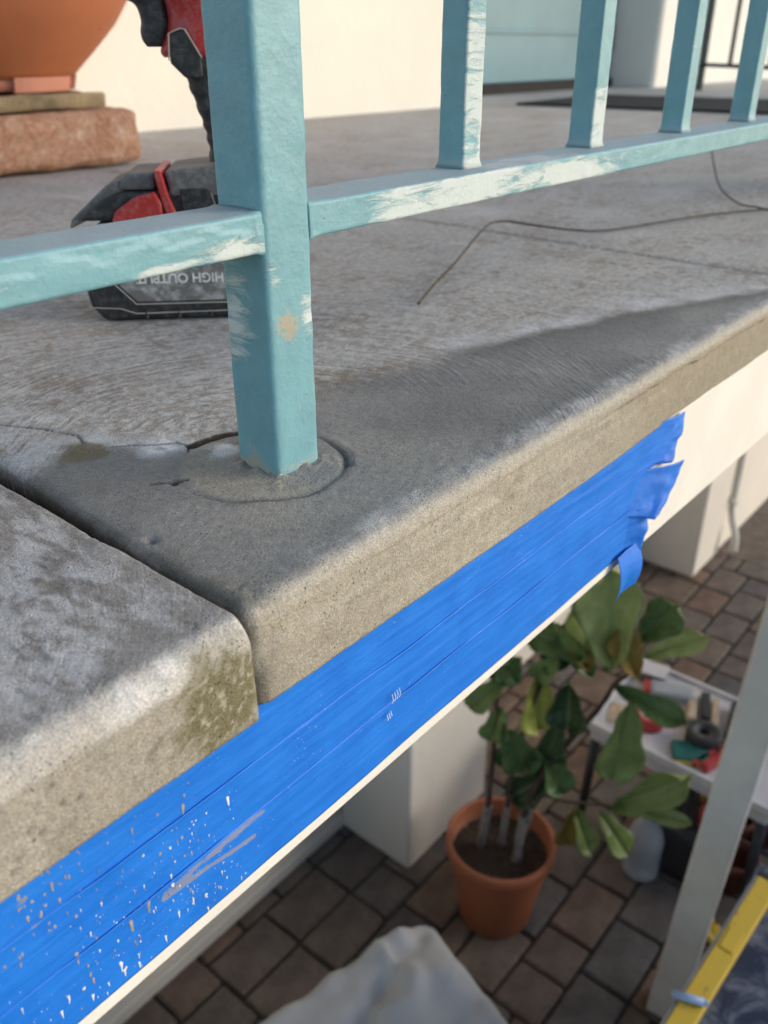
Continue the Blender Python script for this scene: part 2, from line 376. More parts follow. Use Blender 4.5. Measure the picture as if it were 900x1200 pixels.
# house wall and columns beneath the landing
hw = tag(empty('house_wall', (2, 1.25, ZG)), 'shaded grey render wall standing behind the columns under the landing', 'wall')
o = boxo('wall_face', (-3, -.05, 0), (2.0, .15, 2.045), M_COLUMN, hw)
o = boxo('skirting', (-3, -.062, 0), (2.0, -.051, .05), M_COLUMN, hw, .004)
c1 = tag(empty('column', (1.505, 1.045, ZG)), 'square pale column beside the orange potted fig', 'column', 'columns under the landing')
boxo('shaft', (-.222, -.148, 0), (.222, .15, 2.045), M_COLUMN, c1, .012, 2)
c2 = tag(empty('column', (3.78, 1.045, ZG)), 'far cream column beyond the fig, its front face bright', 'column', 'columns under the landing')
boxo('shaft', (-.17, -.148, 0), (.17, .15, 2.045), M_COLUMN, c2, .012, 2)
fw_ = tag(empty('far_house_wall', (5.3, .98, ZG)), 'cream wall running on past the far column and downpipe', 'wall')
boxo('wall_face', (-1.34, -.07, 0), (4, .2, 2.045), M_COLUMN, fw_)
dp = tag(empty('downpipe', (3.985, .884, ZG)), 'thin cream downpipe with a kinked foot against the far wall', 'pipe')
bm = bmesh.new(); tube(bm, spline([(0, 0, 2.03), (0, 0, 1.0), (0, 0, .34), (0, -.01, .22), (-.015, -.05, .12), (-.02, -.06, .03)], 5), .019, 12); bobj('pipe', bm, M_WHITE, dp, True)
boxo('bracket', (-.036, -.03, .30), (.036, .03, .318), M_COLUMN, dp, .003)
# plain wall added out of frame to shade the patio
bw = tag(empty('added_shade_wall', (2.0, -2.7, ZG)), 'plain wall added out of view opposite the house to shade the patio', 'wall')
boxo('wall_face', (-6, -.1, 0), (3.6, .1, 1.70), M_COLUMN, bw, .01)
boxo('coping', (-6.02, -.14, 1.701), (3.62, .14, 1.76), M_COLUMN, bw, .01)

# ------------------------------------------------------------------ fascia beam
beam = tag(empty('fascia_beam', (0, -.074, -.15)), 'cream painted fascia beam under the concrete landing edge, partly masked in blue', 'beam')
boxo('beam_face', (-2.2, 0, -.0065), (8, .18, .101), M_FASCIA, beam, .0025, 2)
boxo('soffit', (-2.2, .181, .0), (8, 1.45, .10), M_COLUMN, beam)

# ------------------------------------------------------------------ landing slabs
def nonuni(parts):
    out = [np.array([parts[0][0]])]
    for a, b, s0, s1 in parts:
        n = max(2, int(round(2*(b-a)/(s0+s1)))); t = np.linspace(0, 1, n+1)[1:]
        if abs(s1-s0) < 1e-9: out.append(a+(b-a)*t)
        else:
            k = math.log(s1/s0); out.append(a+(b-a)*(np.exp(k*t)-1)/(math.exp(k)-1))
    return np.concatenate(out)
def profile(yf, rad, zb, tops):
    # from under edge up the face, round the nose, back over the top. returns pos (y,z), normal, arc tag
    pts = []; nr = []
    for t in (0, .5): pts.append((yf+.05*(1-t)+.002, zb)); nr.append((0, -1))
    for z in np.linspace(zb, -rad, max(8, int((-rad-zb)/.0013))): pts.append((yf, z)); nr.append((-1, 0))
    for a in np.linspace(0, math.pi/2, 16)[1:]:
        pts.append((yf+rad-rad*math.cos(a), -rad+rad*math.sin(a))); nr.append((-math.cos(a), math.sin(a)))
    for y in tops: pts.append((y, 0)); nr.append((0, 1))
    return np.array(pts), np.array(nr)
def slab(name, xs, prof, nrm, join_fn, side, height_fn, color_fn):
    """side=-1: joint at low-x end; +1: joint at high-x end."""
    npf = len(prof); rj = .006 if side < 0 else .003
    ang = np.linspace(0, math.pi/2, 7)[1:]
    ex = [(rj*math.sin(a)-rj, rj*(1-math.cos(a))) for a in ang] + [(0, .016), (0, .030)]
    cols = [(x, 0, 0) for x in xs]
    xj = join_fn(prof[:, 0])                      # joint x per profile point
    P = []; N = []; dep = []
    def col(xarr, d, nx):
        p = np.stack([xarr, prof[:, 0]-nrm[:, 0]*d, prof[:, 1]-nrm[:, 1]*d], -1); P.append(p)
        N.append(np.stack([np.full(npf, nx), nrm[:, 0], nrm[:, 1]], -1)); dep.append(np.full(npf, d))
    x0 = -.075 if side < 0 else -.106
    def warp(x):                                  # xs near the joint are stretched to meet the ragged joint
        return x
    body = list(xs)
    if side < 0:
        for dx, d in ex[::-1]: col(xj-dx-.0*0, d, -1 if d > rj*.5 else -.5)
        st = xj + rj
        for x in body:
            t = np.clip((x-body[0])/.05, 0, 1); col(lerp(st, np.full(npf, x), t) if x < body[0]+.05 else np.full(npf, x), 0, 0)
    else:
        st = xj - rj
        for x in body:
            t = np.clip((body[-1]-x)/.05, 0, 1); col(lerp(st, np.full(npf, x), t) if x > body[-1]-.05 else np.full(npf, x), 0, 0)
        for dx, d in ex: col(xj+dx, d, 1 if d > rj*.5 else .5)
    P = np.array(P); N = np.array(N); N /= np.linalg.norm(N, axis=-1, keepdims=True); D = np.array(dep)
    S = np.broadcast_to(nrm[:, 1], P.shape[:2])   # 1 = top, 0 = face
    H = height_fn(P, S, D); C, old = color_fn(P, S, D)
    return tag(grid_mesh(name, P + N*H[..., None], M_CONC, None, color=np.clip(C, .01, .9), attrs={'old': np.clip(old[0], 0, 1), 'trow': np.clip(old[1], 0, 1)}, flip=False), kind='structure')

YF = -.078; RAD = .010
PB = np.array([(-.2, .108), (-.066, .108), (-.044, .122), (-.032, .103), (-.013, .084), (-.002, .076), (.031, .066), (.096, .064), (.114, .079), (.184, .058), (.258, .052), (.34, .025), (.439, -.002), (.541, -.046), (.62, -.09), (9, -.2)])
RC = np.array((.008, .022)); RR = .0455
def ring_d(X, Y): return np.hypot(X-RC[0], (Y-RC[1])*.98) - RR
CRACKS = [[(-.056, .188), (-.042, .157), (-.034, .134), (-.038, .120)], [(-.03, .104), (-.017, .092), (-.004, .080), (-.003, .070), (-.008, .064)], [(-.046, .047), (-.036, .040), (-.031, .036)], [(-.10, .20), (-.085, .205), (-.06, .19)]]
def patch_mask(P):
    X, Y = P[..., 0], P[..., 1]
    yb = np.interp(X, PB[:, 0], PB[:, 1]) + .012*fbm(P, 28, 6, .65)
    k = 1+1.6*ss(.34, .2, X)*ss(.03, .1, X)
    return ss(.010, -.008, (Y-yb)/k)
def h_main(P, S, D):
    X, Y, Z = P[..., 0], P[..., 1], P[..., 2]
    pm = patch_mask(P); fadefar = 1/(1+np.maximum(X-.5, 0)*6+np.maximum(Y-.3, 0)*6)
    h = .0009*fbm(P, 22, 4) + .00035*fbm(P, 120, 3)
    top = S > .5
    tw = ss(.14, .26, X)*ss(.62, .5, X)
    h = h + np.where(top, pm*.0006, 0)                        # skim of new mortar
    # ring round the post: raised collar, groove outside it
    rd = ring_d(X, Y) + .0030*fbm(P, 28, 4)+.004*fbm(P+3, 11, 2)
    fr = (.12+.88*ss(.02, -.02, Y-.02))*(.35+.65*ss(-.3, .2, fbm(P+8, 25, 3)))
    h = h + np.where(top, -.0015*np.exp(-(rd/.0013)**2)*fr + .0005*np.exp(-((rd-.004)/.003)**2)*fr + .0003*ss(0, -.006, rd), 0)
    # broken-out gap at the back-left of the ring
    g = seg_dist(X, Y, [(-.001, .0690), (.008, .0700), (.018, .0680), (.034, .0600)]); h = h + np.where(top, -.0022*np.exp(-(g/.0030)**2), 0)
    # dab of mortar at the post foot
    pf = np.maximum(np.maximum(-X, X-.030), np.maximum(-Y, Y-.030)); h = h + np.where(top, .0036*np.exp(-np.maximum(pf, 0)/.0040)*(.25+1.2*ss(-.2, .5, fbm(P, 110, 4))), 0)
    for c in CRACKS:
        h = h - np.where(top, .0013*np.exp(-(seg_dist(X+.002*fbm(P, 60, 3), Y+.002*fbm(P+4, 60, 3), c)/.0008)**2), 0)
    for cx, cy, rr, dp_ in ((-.037, .040, .0022, .003), (-.0805, .000, .0022, .0035), (.0375, -.0145, .0026, .0025), (.042, -.008, .003, .001)):
        h = h - np.where(top, dp_*np.exp(-(((X-cx)**2+((Y-cy)*.7)**2)/rr**2)), 0)
    # nose: rough crust line, bulges
    nose = np.exp(-((Y+.066+.004*fbm(P, 10, 2))/.0055)**2)*ss(.05, .9, S)
    h = h + nose*(.0006*fbm(P, 120, 4)+.0010*fbm(P*np.array((.6,1,1)), 30, 4))*ss(-.10, -.02, X)
    ln = np.exp(-((Z+.0115+.002*fbm(P, 14, 2))/.0011)**2)*(S < .75)*(S > -.5); h = h - ln*.0008*ss(-.05, 0, X)*ss(.25, .1, X)
    # ledge between new mortar and old concrete on the face, to the right
    lz = -.012+.003*fbm(P, 25, 3); led = (S < .8)*ss(.19, .24, X); h = h - led*.0026*ss(.0007, -.0007, Z-lz)*ss(.20, .32, X) - led*.002*np.exp(-((Z-lz)/.0012)**2)*ss(.0, .3, fbm(P, 30, 3)+.1)
    h = h + (S < .3)*ss(.318, .314, X+.002*fbm(P, 80, 2))*.0015*ss(-.02, -.022, Z)
    # chips along the joint
    je = np.exp(-np.abs(X-(-.085+.03*np.maximum(Y, 0)))/.007); h = h - je*.0028*ss(.22, .6, fbm(P, 38, 5, .65))
    h = h - np.where(top, .0035*np.exp(-np.maximum(X+.088, 0)/.009)*ss(-.06, .05, Y), 0)      # worn shoulder
    # control joint across the landing
    cj = X-(.636+.02*np.maximum(Y, 0)*2.2); h = h - np.where(S > .3, .003*np.exp(-(cj/.004)**2), 0)
    h = np.where(D > 0, h*.6, h)
    far_ = ss(.5, 1.2, X)+ss(.6, 1.5, Y)
    return h*np.clip(1-.6*far_, .2, 1)
def c_main(P, S, D):
    X, Y, Z = P[..., 0], P[..., 1], P[..., 2]; pm = patch_mask(P)
    old_c = np.array((.385, .365, .335)); C = np.broadcast_to(old_c, P.shape).copy()
    big = fbm(P, 9, 4)
    C = mixc(C, (.50, .485, .46), ss(-.1, .6, big)*.8); C = mixc(C, (.27, .225, .175), ss(.05, .6, fbm(P+3, 16, 4))*.7)
    C = mixc(C, (.22, .17, .12), ss(.03, .004, Y-np.interp(X, PB[:, 0], PB[:, 1]))*ss(.05, .11, X)*ss(.22, .17, X)*.75)
    # chalky efflorescence along the edge of the skim and along the joint
    yb = np.interp(X, PB[:, 0], PB[:, 1]); band = np.exp(-((Y-yb-.016)/.014)**2)*ss(.02, -.01, X) + np.exp(-((Y-yb-.014)/.016)**2)*ss(.19, .27, X)*.75
    C = mixc(C, (.60, .60, .60), np.clip(band*ss(-.35, .35, fbm(P, 40, 4)), 0, .85))
    jb = ss(.055, .0, np.abs(X+.066))*ss(.02, .06, Y)*ss(.26, .16, Y); C = mixc(C, (.54, .54, .535), jb*.7*ss(-.3, .3, fbm(P+1, 45, 4)))
    # fresh mortar
    fresh = np.broadcast_to(np.array((.268, .256, .234)), P.shape).copy()
    fresh = mixc(fresh, (.195, .19, .18), ss(-.25, .45, fbm(P+6, 13, 3)+.5*ss(.06, .2, X)*ss(-.05, .0, Y)))
    fresh = mixc(fresh, (.33, .305, .25), ss(.05, .6, fbm(P+8, 18, 4))*.6*ss(.12, .02, X))
    damp = ss(.035, .0, yb-Y)*ss(.17, .25, X); fresh = mixc(fresh, (.125, .115, .10), np.clip(damp*.62, 0, 1))
    tw = ss(.14, .26, X)*ss(.62, .5, X);
    C = C*(1-pm[..., None]) + fresh*pm[..., None]
    inr = ss(0, -.004, ring_d(X, Y)); C = mixc(C, (.34, .305, .245), inr*.7*ss(.01, -.01, X-.006)); 
    C = mixc(C, (.66, .65, .62), np.clip(1.5*np.exp(-(np.hypot(X-.006, (Y-.050)*1.2)/.010)**2)*ss(-.35, .2, fbm(P, 80, 4)), 0, .9))
    C = mixc(C, (.78, .775, .765), np.clip(1.5*np.exp(-(np.hypot((X+.010)*.8, (Y-.080)*1.2)/.012)**2), 0, .92)*ss(-.35, .1, fbm(P+2, 70, 3)))
    rd = ring_d(X, Y) + .0030*fbm(P, 28, 4)+.004*fbm(P+3, 11, 2); th = np.arctan2(Y-RC[1], X-RC[0]); stri = ss(-.3, .3, fbm(np.stack([rd*900, th*3, th*0], -1), 1, 3))
    C = mixc(C, (.10, .098, .095), np.exp(-((rd-.0022)/.0030)**2)*.62*stri*ss(.03, -.01, Y)*(S > .9))
    C = mixc(C, (.095, .09, .082), np.exp(-(rd/.0014)**2)*.75*(.1+.9*ss(.02, -.02, Y-.02))*(.35+.65*ss(-.3, .2, fbm(P+8, 25, 3))))
    g = seg_dist(X, Y, [(-.001, .0690), (.008, .0700), (.018, .0680), (.034, .0600)]); C = mixc(C, (.035, .022, .014), ss(.0050, .0032, g+.0018*fbm(P, 90, 3)))
    pf = np.maximum(np.maximum(-X, X-.030), np.maximum(-Y, Y-.030)); nf = np.exp(-np.maximum(pf, 0)/.0022)*(S > .9)
    C = mixc(C, (.60, .60, .56), nf*ss(.05, .35, fbm(P+6, 160, 3))*.8); C = mixc(C, (.05, .042, .035), nf*ss(.1, .4, fbm(P+16, 130, 3))*.8)
    # mossy brown patch
    C = mixc(C, (.17, .145, .085), ss(.3, .7, np.exp(-((X+.046)**2+(Y-.108)**2)/.018**2)+.35*fbm(P, 60, 4))*.85)
    for c in CRACKS: C = mixc(C, (.04, .036, .03), .95*np.exp(-(seg_dist(X+.002*fbm(P, 60, 3), Y+.002*fbm(P+4, 60, 3), c)/.0009)**2))
    # nose and face
    nose = np.where(S > .999, 0, ss(1.0, .72, S+.14*fbm(P+2, 30, 5, .7))); C = C*(1-nose[..., None]) + nose[..., None]*np.array((.42, .385, .315))
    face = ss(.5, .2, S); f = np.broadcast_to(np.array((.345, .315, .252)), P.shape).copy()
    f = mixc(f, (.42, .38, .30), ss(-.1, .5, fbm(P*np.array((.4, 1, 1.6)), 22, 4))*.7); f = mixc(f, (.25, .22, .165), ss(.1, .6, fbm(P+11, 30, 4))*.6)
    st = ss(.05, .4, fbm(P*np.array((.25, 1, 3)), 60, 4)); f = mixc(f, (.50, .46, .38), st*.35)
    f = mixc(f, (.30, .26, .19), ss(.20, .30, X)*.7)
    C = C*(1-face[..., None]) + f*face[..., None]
    C = mixc(C, (.62, .60, .56), np.exp(-((Y+.067+.003*fbm(P+5, 20, 3))/.006)**2)*ss(.2, .95, S)*ss(-.35, .45, fbm(P, 24, 6, .75))*.62*ss(-.08, 0, X))  # pale nose crust, with the light its edge catches put into the colour
    lz = -.012; C = mixc(C, (.10, .09, .075), (S < .8)*ss(.19, .24, X)*np.exp(-((Z-lz-.003*fbm(P, 25, 3))/.001)**2)*.6*ss(.0, .3, fbm(P, 30, 3)+.15))
    # darker down into the joint and along its edge
    jd = ss(.002, .012, D); C = mixc(C, (.035, .03, .022), jd)
    C = mixc(C, (.10, .092, .075), np.exp(-np.maximum(X+.090, 0)/.008)*ss(-.2, .4, fbm(P+1.5, 55, 4)+.15)*.85)
    cj = X-(.636+.044*np.maximum(Y, 0)); C = mixc(C, (.16, .15, .135), (S > .3)*np.exp(-(cj/.004)**2)*.7)
    old = np.where(S > .6, 1-pm, 0)*(1-np.clip(band, 0, 1)*.7)*(1-np.exp(-(g/.006)**2))
    trow = .5*pm*ss(.75, .98, S)*ss(.10, .2, X)*ss(.7, .5, X)*ss(-.1, .35, fbm(P+9, 9, 2)+.15)
    return C, (old, trow)
tops = nonuni([(YF+RAD, .095, .0009, .0009), (.095, .20, .0011, .0016), (.20, .45, .0016, .004), (.45, 2.9, .004, .12)])[1:]
prof, nrm = profile(YF, RAD, -.049, tops)
xs = nonuni([(-.062, .075, .0009, .0009), (.075, .36, .0011, .0016), (.36, .75, .0016, .005), (.75, 8, .005, .35)])
def joinR(y): return -.0922 + .0120*ss(-.05, .16, y) + .0016*fbm(np.stack([y*0, y, y*0], -1), 18, 7, .62)
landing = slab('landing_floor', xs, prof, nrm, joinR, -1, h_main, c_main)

def h_left(P, S, D):
    X, Y, Z = P[..., 0], P[..., 1], P[..., 2]
    h = .0010*fbm(P+20, 20, 4)+.00035*fbm(P, 130, 3)
    h = h + np.where(S > .5, .00022*np.sin((Y+.25*X)*2*math.pi/.0036*0 + 3*fbm(P, 14, 3))*ss(-.2, .4, fbm(P+2, 12, 2)), 0)
    h = h + np.exp(-np.abs(X+.0955)/.005)*-.0020*ss(.2, .6, fbm(P+31, 40, 5, .65))
    h = h + ((S > .05)*(S < .98))*.0016*np.abs(fbm(P+2, 60, 4))
    for cx, cz in ((-.193, -.034), (-.197, -.030), (-.184, -.028), (-.205, -.042), (-.203, -.038), (-.178, -.03), (-.187, -.018)):
        h = h - (S < .3)*.002*np.exp(-((X-cx)**2+(Z-cz)**2)/.0011**2)
    return h
def c_left(P, S, D):
    X, Y, Z = P[..., 0], P[..., 1], P[..., 2]
    C = np.broadcast_to(np.array((.275, .255, .235)), P.shape).copy()
    C = mixc(C, (.175, .165, .155), ss(-.1, .5, fbm(P+5, 14, 4)))
    strk = fbm(P*np.array((1.0, .28, 1)), 130, 5, .65)
    wz = np.exp(-(((X+.155+.0*Y)/.05)**2+((Y+.02)/.055)**2)) + np.exp(-(((X+.125)/.03)**2+((Y-.075)/.05)**2))
    C = mixc(C, (.56, .555, .55), np.clip(wz*ss(-.15, .30, strk*1.3+.3*fbm(P, 16, 4, .6)), 0, .62))
    C = mixc(C, (.13, .12, .11), np.clip(ss(.1, .5, -strk)*.55, 0, 1))
    nose = ss(.995, .85, S)*ss(-.1, .35, S); C = C*(1-(nose*.8)[..., None]) + (nose*.8)[..., None]*np.array((.50, .465, .40))
    C = mixc(C, (.70, .68, .64), nose*ss(-.15, .3, fbm(P+3, 35, 4))*.6)
    face = ss(.3, .1, S); f = np.broadcast_to(np.array((.355, .325, .265)), P.shape).copy(); f = mixc(f, (.29, .26, .205), ss(-.1, .5, fbm(P+13, 25, 4))*.7)
    f = mixc(f, (.42, .39, .33), ss(.1, .6, fbm(P*np.array((1, 1, .4))+2, 40, 4))*.5)
    C = C*(1-face[..., None])+f*face[..., None]
    mo = ss(.32, .75, np.exp(-(((X+.113)/.027)**2+((Z+.030)/.026)**2))+.75*fbm(P, 60, 6, .72))*(S < .85); C = mixc(C, (.135, .118, .045), mo*.8)
    C = mixc(C, (.46, .44, .35), mo*ss(.10, .4, fbm(P+4, 330, 3))*.75)
    C = mixc(C, (.10, .085, .06), ss(.2, .6, fbm(P+6, 90, 4))*(S < .4)*np.exp(-((X+.14)/.03)**2)*.5)
    dk = ss(.35, .8, np.exp(-(((X+.225)/.02)**2+((Z+.02)/.02)**2))+.3*fbm(P, 50, 4)); C = mixc(C, (.17, .15, .095), dk*.5*(S < .6))
    for cx, cz in ((-.193, -.034), (-.197, -.030), (-.184, -.028), (-.205, -.042), (-.203, -.038), (-.178, -.03), (-.187, -.018)):
        C = mixc(C, (.07, .06, .05), (S < .3)*.8*np.exp(-((X-cx)**2+(Z-cz)**2)/.0011**2))
    C = mixc(C, (.035, .03, .022), ss(.002, .010, D))
    return C, (np.where(S > .9, .25, 0.0)*np.ones(X.shape), ss(.9, 1.0, S)*.22)
tops2 = nonuni([(-.083+.015, .16, .0014, .0015), (.16, 2.9, .002, .14)])[1:]
prof2, nrm2 = profile(-.083, .015, -.050, tops2)
xs2 = -nonuni([(.105, .26, .0014, .0015), (.26, 2.2, .002, .15)])[::-1]
def joinL(y): return -.0945 + .0011*fbm(np.stack([y*0+3, y, y*0], -1), 16, 7, .62) - .0022*ss(.30, .6, fbm(np.stack([y*0+8, y, y*0], -1), 45, 4))
slab('landing_slab', xs2, prof2, nrm2, joinL, 1, h_left, c_left)

# ------------------------------------------------------------------ porch walls, door, mat
pw = tag(empty('porch_wall', (.6, 1.78, 0)), 'cream stucco porch wall behind the terracotta pot', 'wall')
boxo('wall_face', (-3, 0, -.02), (2.03, .45, 2.6), M_CREAM, pw, .01, 2)
jb = tag(empty('porch_pillar', (4.82, 2.2, 0)), 'white stucco pillar on the hinge side of the teal door', 'pillar')
boxo('shaft', (-.23, -.30, -.02), (.23, .38, 2.6), M_WHITE, jb, .03, 3)
ew = tag(empty('entry_wall', (3.6, 2.34, 0)), 'shadowed cream wall holding the teal door', 'wall')
boxo('wall_face', (-1, -.06, -.02), (.98, .2, 2.6), M_CREAM, ew)
dr = tag(empty('front_door', (3.82, 2.19, 0)), 'plain teal painted door at the back of the porch', 'door')
boxo('door_leaf', (-.75, -.035, .045), (.75, .03, 2.1), M_DOOR, dr, .004)
boxo('rail_trim', (-.75, -.044, .245), (.75, -.036, .265), M_DOOR, dr, .003)
boxo('threshold', (-.765, -.05, -.005), (.765, .02, .043), M_DARK, dr, .003)
boxo('hinge', (.70, -.046, .18), (.745, -.037, .30), simple('hinge_brown', (.2, .15, .12), .5), dr, .002)
dgn = Vector((-.67, -.74, 0)).normalized(); ang = math.atan2(dgn.y, dgn.x)
fwall = tag(empty('side_wall', (5.06, 1.93, 0)), 'bright white wall at the far right of the porch', 'wall')
boxo('wall_face', (0, 0, -.02), (4, .2, 2.6), M_WHITE, fwall, .01)
sr = tag(empty('side_railing', (4.44, 1.66, 0), ang), 'thin dark green metal railing in front of the bright side wall', 'railing')
for z, h in ((.115, .018), (.85, .025)):
    bm = bmesh.new(); box(bm, (.62, .06, z), (1.24, .016, h), .002); bobj('rail', bm, M_DKGREEN, sr)
for k in range(3):
    bm = bmesh.new(); box(bm, (.30+k*.36, .06, .482), (.016, .0165, .716), .002); bobj('bar', bm, M_DKGREEN, sr)
for k in (0, 1):
    bm = bmesh.new(); box(bm, (.02+k*1.2, .06, .43), (.03, .03, .86), .003); bobj('post', bm, M_DKGREEN, sr)
bm = bmesh.new(); box(bm, (0, 0, .004), (.80, 1.25, .008), .003, 2)
mt = tag(bobj('door_mat', bm, M_MAT), 'black doormat lying on the porch in front of the bright wall', 'doormat'); mt.location = (3.27, 1.05, .002); mt.rotation_euler = (0, 0, .09)

# ------------------------------------------------------------------ railing
rail = tag(empty('railing', (0, 0, 0)), 'worn teal steel railing with square post set in the slab', 'railing')
def rrect(x0, x1, y0, y1, r, nside, ncorn):
    pts = []
    cs = [(x1-r, y0+r, -90), (x1-r, y1-r, 0), (x0+r, y1-r, 90), (x0+r, y0+r, 180)]
    for i, (cx, cy, a0) in enumerate(cs):
        for k in range(ncorn+1):
            a = R(a0+90*k/ncorn); pts.append((cx+r*math.cos(a), cy+r*math.sin(a)))
        nx, ny, na = cs[(i+1) % 4]; p = pts[-1]; a = R(na); q = (nx+r*math.cos(a), ny+r*math.sin(a))
        for k in range(1, nside): pts.append((lerp(p[0], q[0], k/nside), lerp(p[1], q[1], k/nside)))
    return np.array(pts)
def bar_mesh(name, axis, lo, hi, t0, t1, r, step, attr_fn, nside=14, flare=None, amp=.00038):
    """bar along axis 'x' or 'z'; lo/hi the two cross coordinates."""
    pr = rrect(lo[0], hi[0], lo[1], hi[1], r, nside, 4); c = pr.mean(0); ts = nonuni([(t0, t1, step, step)])
    nrm_ = pr-c; nrm_ /= np.linalg.norm(nrm_, axis=1)[:, None]
    if axis == 'z': P = np.stack([np.broadcast_to(pr[:, 0], (len(ts), len(pr))), np.broadcast_to(pr[:, 1], (len(ts), len(pr))), np.broadcast_to(ts[:, None], (len(ts), len(pr)))], -1)
    else: P = np.stack([np.broadcast_to(ts[:, None], (len(ts), len(pr))), np.broadcast_to(pr[:, 0], (len(ts), len(pr))), np.broadcast_to(pr[:, 1], (len(ts), len(pr)))], -1)
    P = P.copy(); h = amp*(fbm(P, 55, 3)*1.3+.5*fbm(P, 200, 2))
    if flare is not None: h = h + flare(P)
    N = np.zeros_like(P)
    if axis == 'z': N[..., 0] = nrm_[:, 0]; N[..., 1] = nrm_[:, 1]
    else: N[..., 1] = nrm_[:, 0]; N[..., 2] = nrm_[:, 1]
    a = attr_fn(P); Q = P+N*h[..., None]
    # end caps: collapse last ring to the centre
    e0 = Q[:1].mean(1, keepdims=True)+0*Q[:1]; e1 = Q[-1:].mean(1, keepdims=True)+0*Q[-1:]
    Q = np.concatenate([e0, Q, e1]); a = {k: np.concatenate([v[:1], v, v[-1:]]) for k, v in a.items()}
    return grid_mesh(name, Q, M_TEAL, rail, closed_v=True, attrs=a, flip=(axis == 'z'))
def gauss(x, c, s): return np.exp(-((x-c)/s)**2)
def a_post(P):
    X, Y, Z = P[..., 0], P[..., 1], P[..., 2]
    fr = Y < .003; lf = X < .003
    wh = .62*fr*gauss(X, .026, .006)*gauss(Z, .083, .014) + .45*fr*gauss(X, .004, .006)*gauss(Z, .106, .012) + .55*lf*gauss(Z, .088, .024)*gauss(Y, .022, .014) + .4*lf*gauss(Z, .070, .012)*gauss(Y, .026, .01)
    tn = .75*fr*gauss(X, .012, .010)*gauss(Z, .079, .010) + .42*fr*gauss(X, .017, .004)*gauss(Z, .034, .006) + .5*gauss(Z, .004, .004) + .5*lf*gauss(Y, .018, .008)*gauss(Z, .012, .010) + .38*lf*gauss(Y, .025, .006)*gauss(Z, .04, .01)
    return dict(white=wh, tan=tn, dust=.0*X)
bar_mesh('post', 'z', (-.0006, -.0006), (.0308, .0312), -.004, .72, .0036, .0022, a_post)
def a_rail(P):
    X, Y, Z = P[..., 0], P[..., 1], P[..., 2]
    top = ss(.1335, .1342, Z); fr = (Y < .006)*ss(.1342, .1332, Z)
    wh = fr*(.30*ss(-.25, .5, fbm(P*np.array((.6, 1, 1)), 30, 3)) + .5*gauss(Z, .119, .004)*ss(.0, .5, fbm(P+3, 22, 3)+.15)) * (X < 0) + fr*.55*gauss(X, -.016, .016)*gauss(Z, .120, .005)*(X < 0)
    wr = .30+.75*gauss(X, .165, .055)*1.0+.95*gauss(X, .29, .05)*gauss(Z, .123, .010) + .4*gauss(X, .105, .02)
    wh = wh + fr*(X > 0)*wr*ss(.55, .4, X)*.78 + (X > 0)*top*(.75*ss(.004, -.004, Y-(.012+.02*gauss(X, .25, .05)))*gauss(X, .26, .07))
    return dict(white=wh, tan=.0*X, dust=top*(.92-.25*ss(0, .5, fbm(P, 25, 3))))
def runs(P):   # sags of thick paint on the front of the near rail
    X, Y, Z = P[..., 0], P[..., 1], P[..., 2]
    wv = .1285+.0022*np.sin(X*170)+.0012*np.sin(X*410+1)
    return (Y < .006)*(.0007*ss(.0006, -.0010, Z-wv))*(X < 0)
def fl_left(P):
    X = P[..., 0]; return .0018*np.exp(-np.maximum(-X, 0)/.0025) + runs(P)
def fl_right(P):
    X = P[..., 0]; return .0035*np.exp(-np.maximum(X-.030, 0)/.0045)
bar_mesh('bottom_rail', 'x', (.0008, .1165), (.0325, .134), -.95, -.0005, .0016, .0035, a_rail, 18, fl_left)
bar_mesh('bottom_rail', 'x', (.0035, .1175), (.0405, .134), .0305, 2.4, .0016, .004, a_rail, 18, fl_right)
def a_bal(seed):
    def f(P):
        X, Y, Z = P[..., 0], P[..., 1], P[..., 2]; fr = Y < .0215
        wt = {0: .62*ss(.235, .21, Z), 1: .70*ss(.185, .165, Z), 2: .18, 3: .12}.get(seed, .15)
        wh = fr*wt*(1+0*Z) + .30*gauss(X, X.max(), .004)*(seed < 2)*ss(.2, .15, Z)
        return dict(white=wh, tan=0*X, dust=.5*gauss(Z, .135, .004))
    return f
def weld(P): return .0022*np.exp(-np.maximum(P[..., 2]-.134, 0)/.0025)
for k in range(-5, 14):
    x = .1845+.1605*k
    if k in (-1,): continue
    if abs(x) < .05: continue
    fine = 0 <= k <= 4
    bar_mesh('baluster', 'z', (x, .0205), (x+.0185, .0395) if k >= 0 else (x+.0185, .0322), .1341, .70, .0016, .003 if fine else .02, a_bal(k), 8 if fine else 3, weld if fine else None)
bar_mesh('top_rail', 'x', (-.003, .7205), (.042, .738), -.95, 2.4, .002, .03, lambda P: dict(white=0*P[..., 0], tan=0*P[..., 0], dust=.0*P[..., 0]), 6)

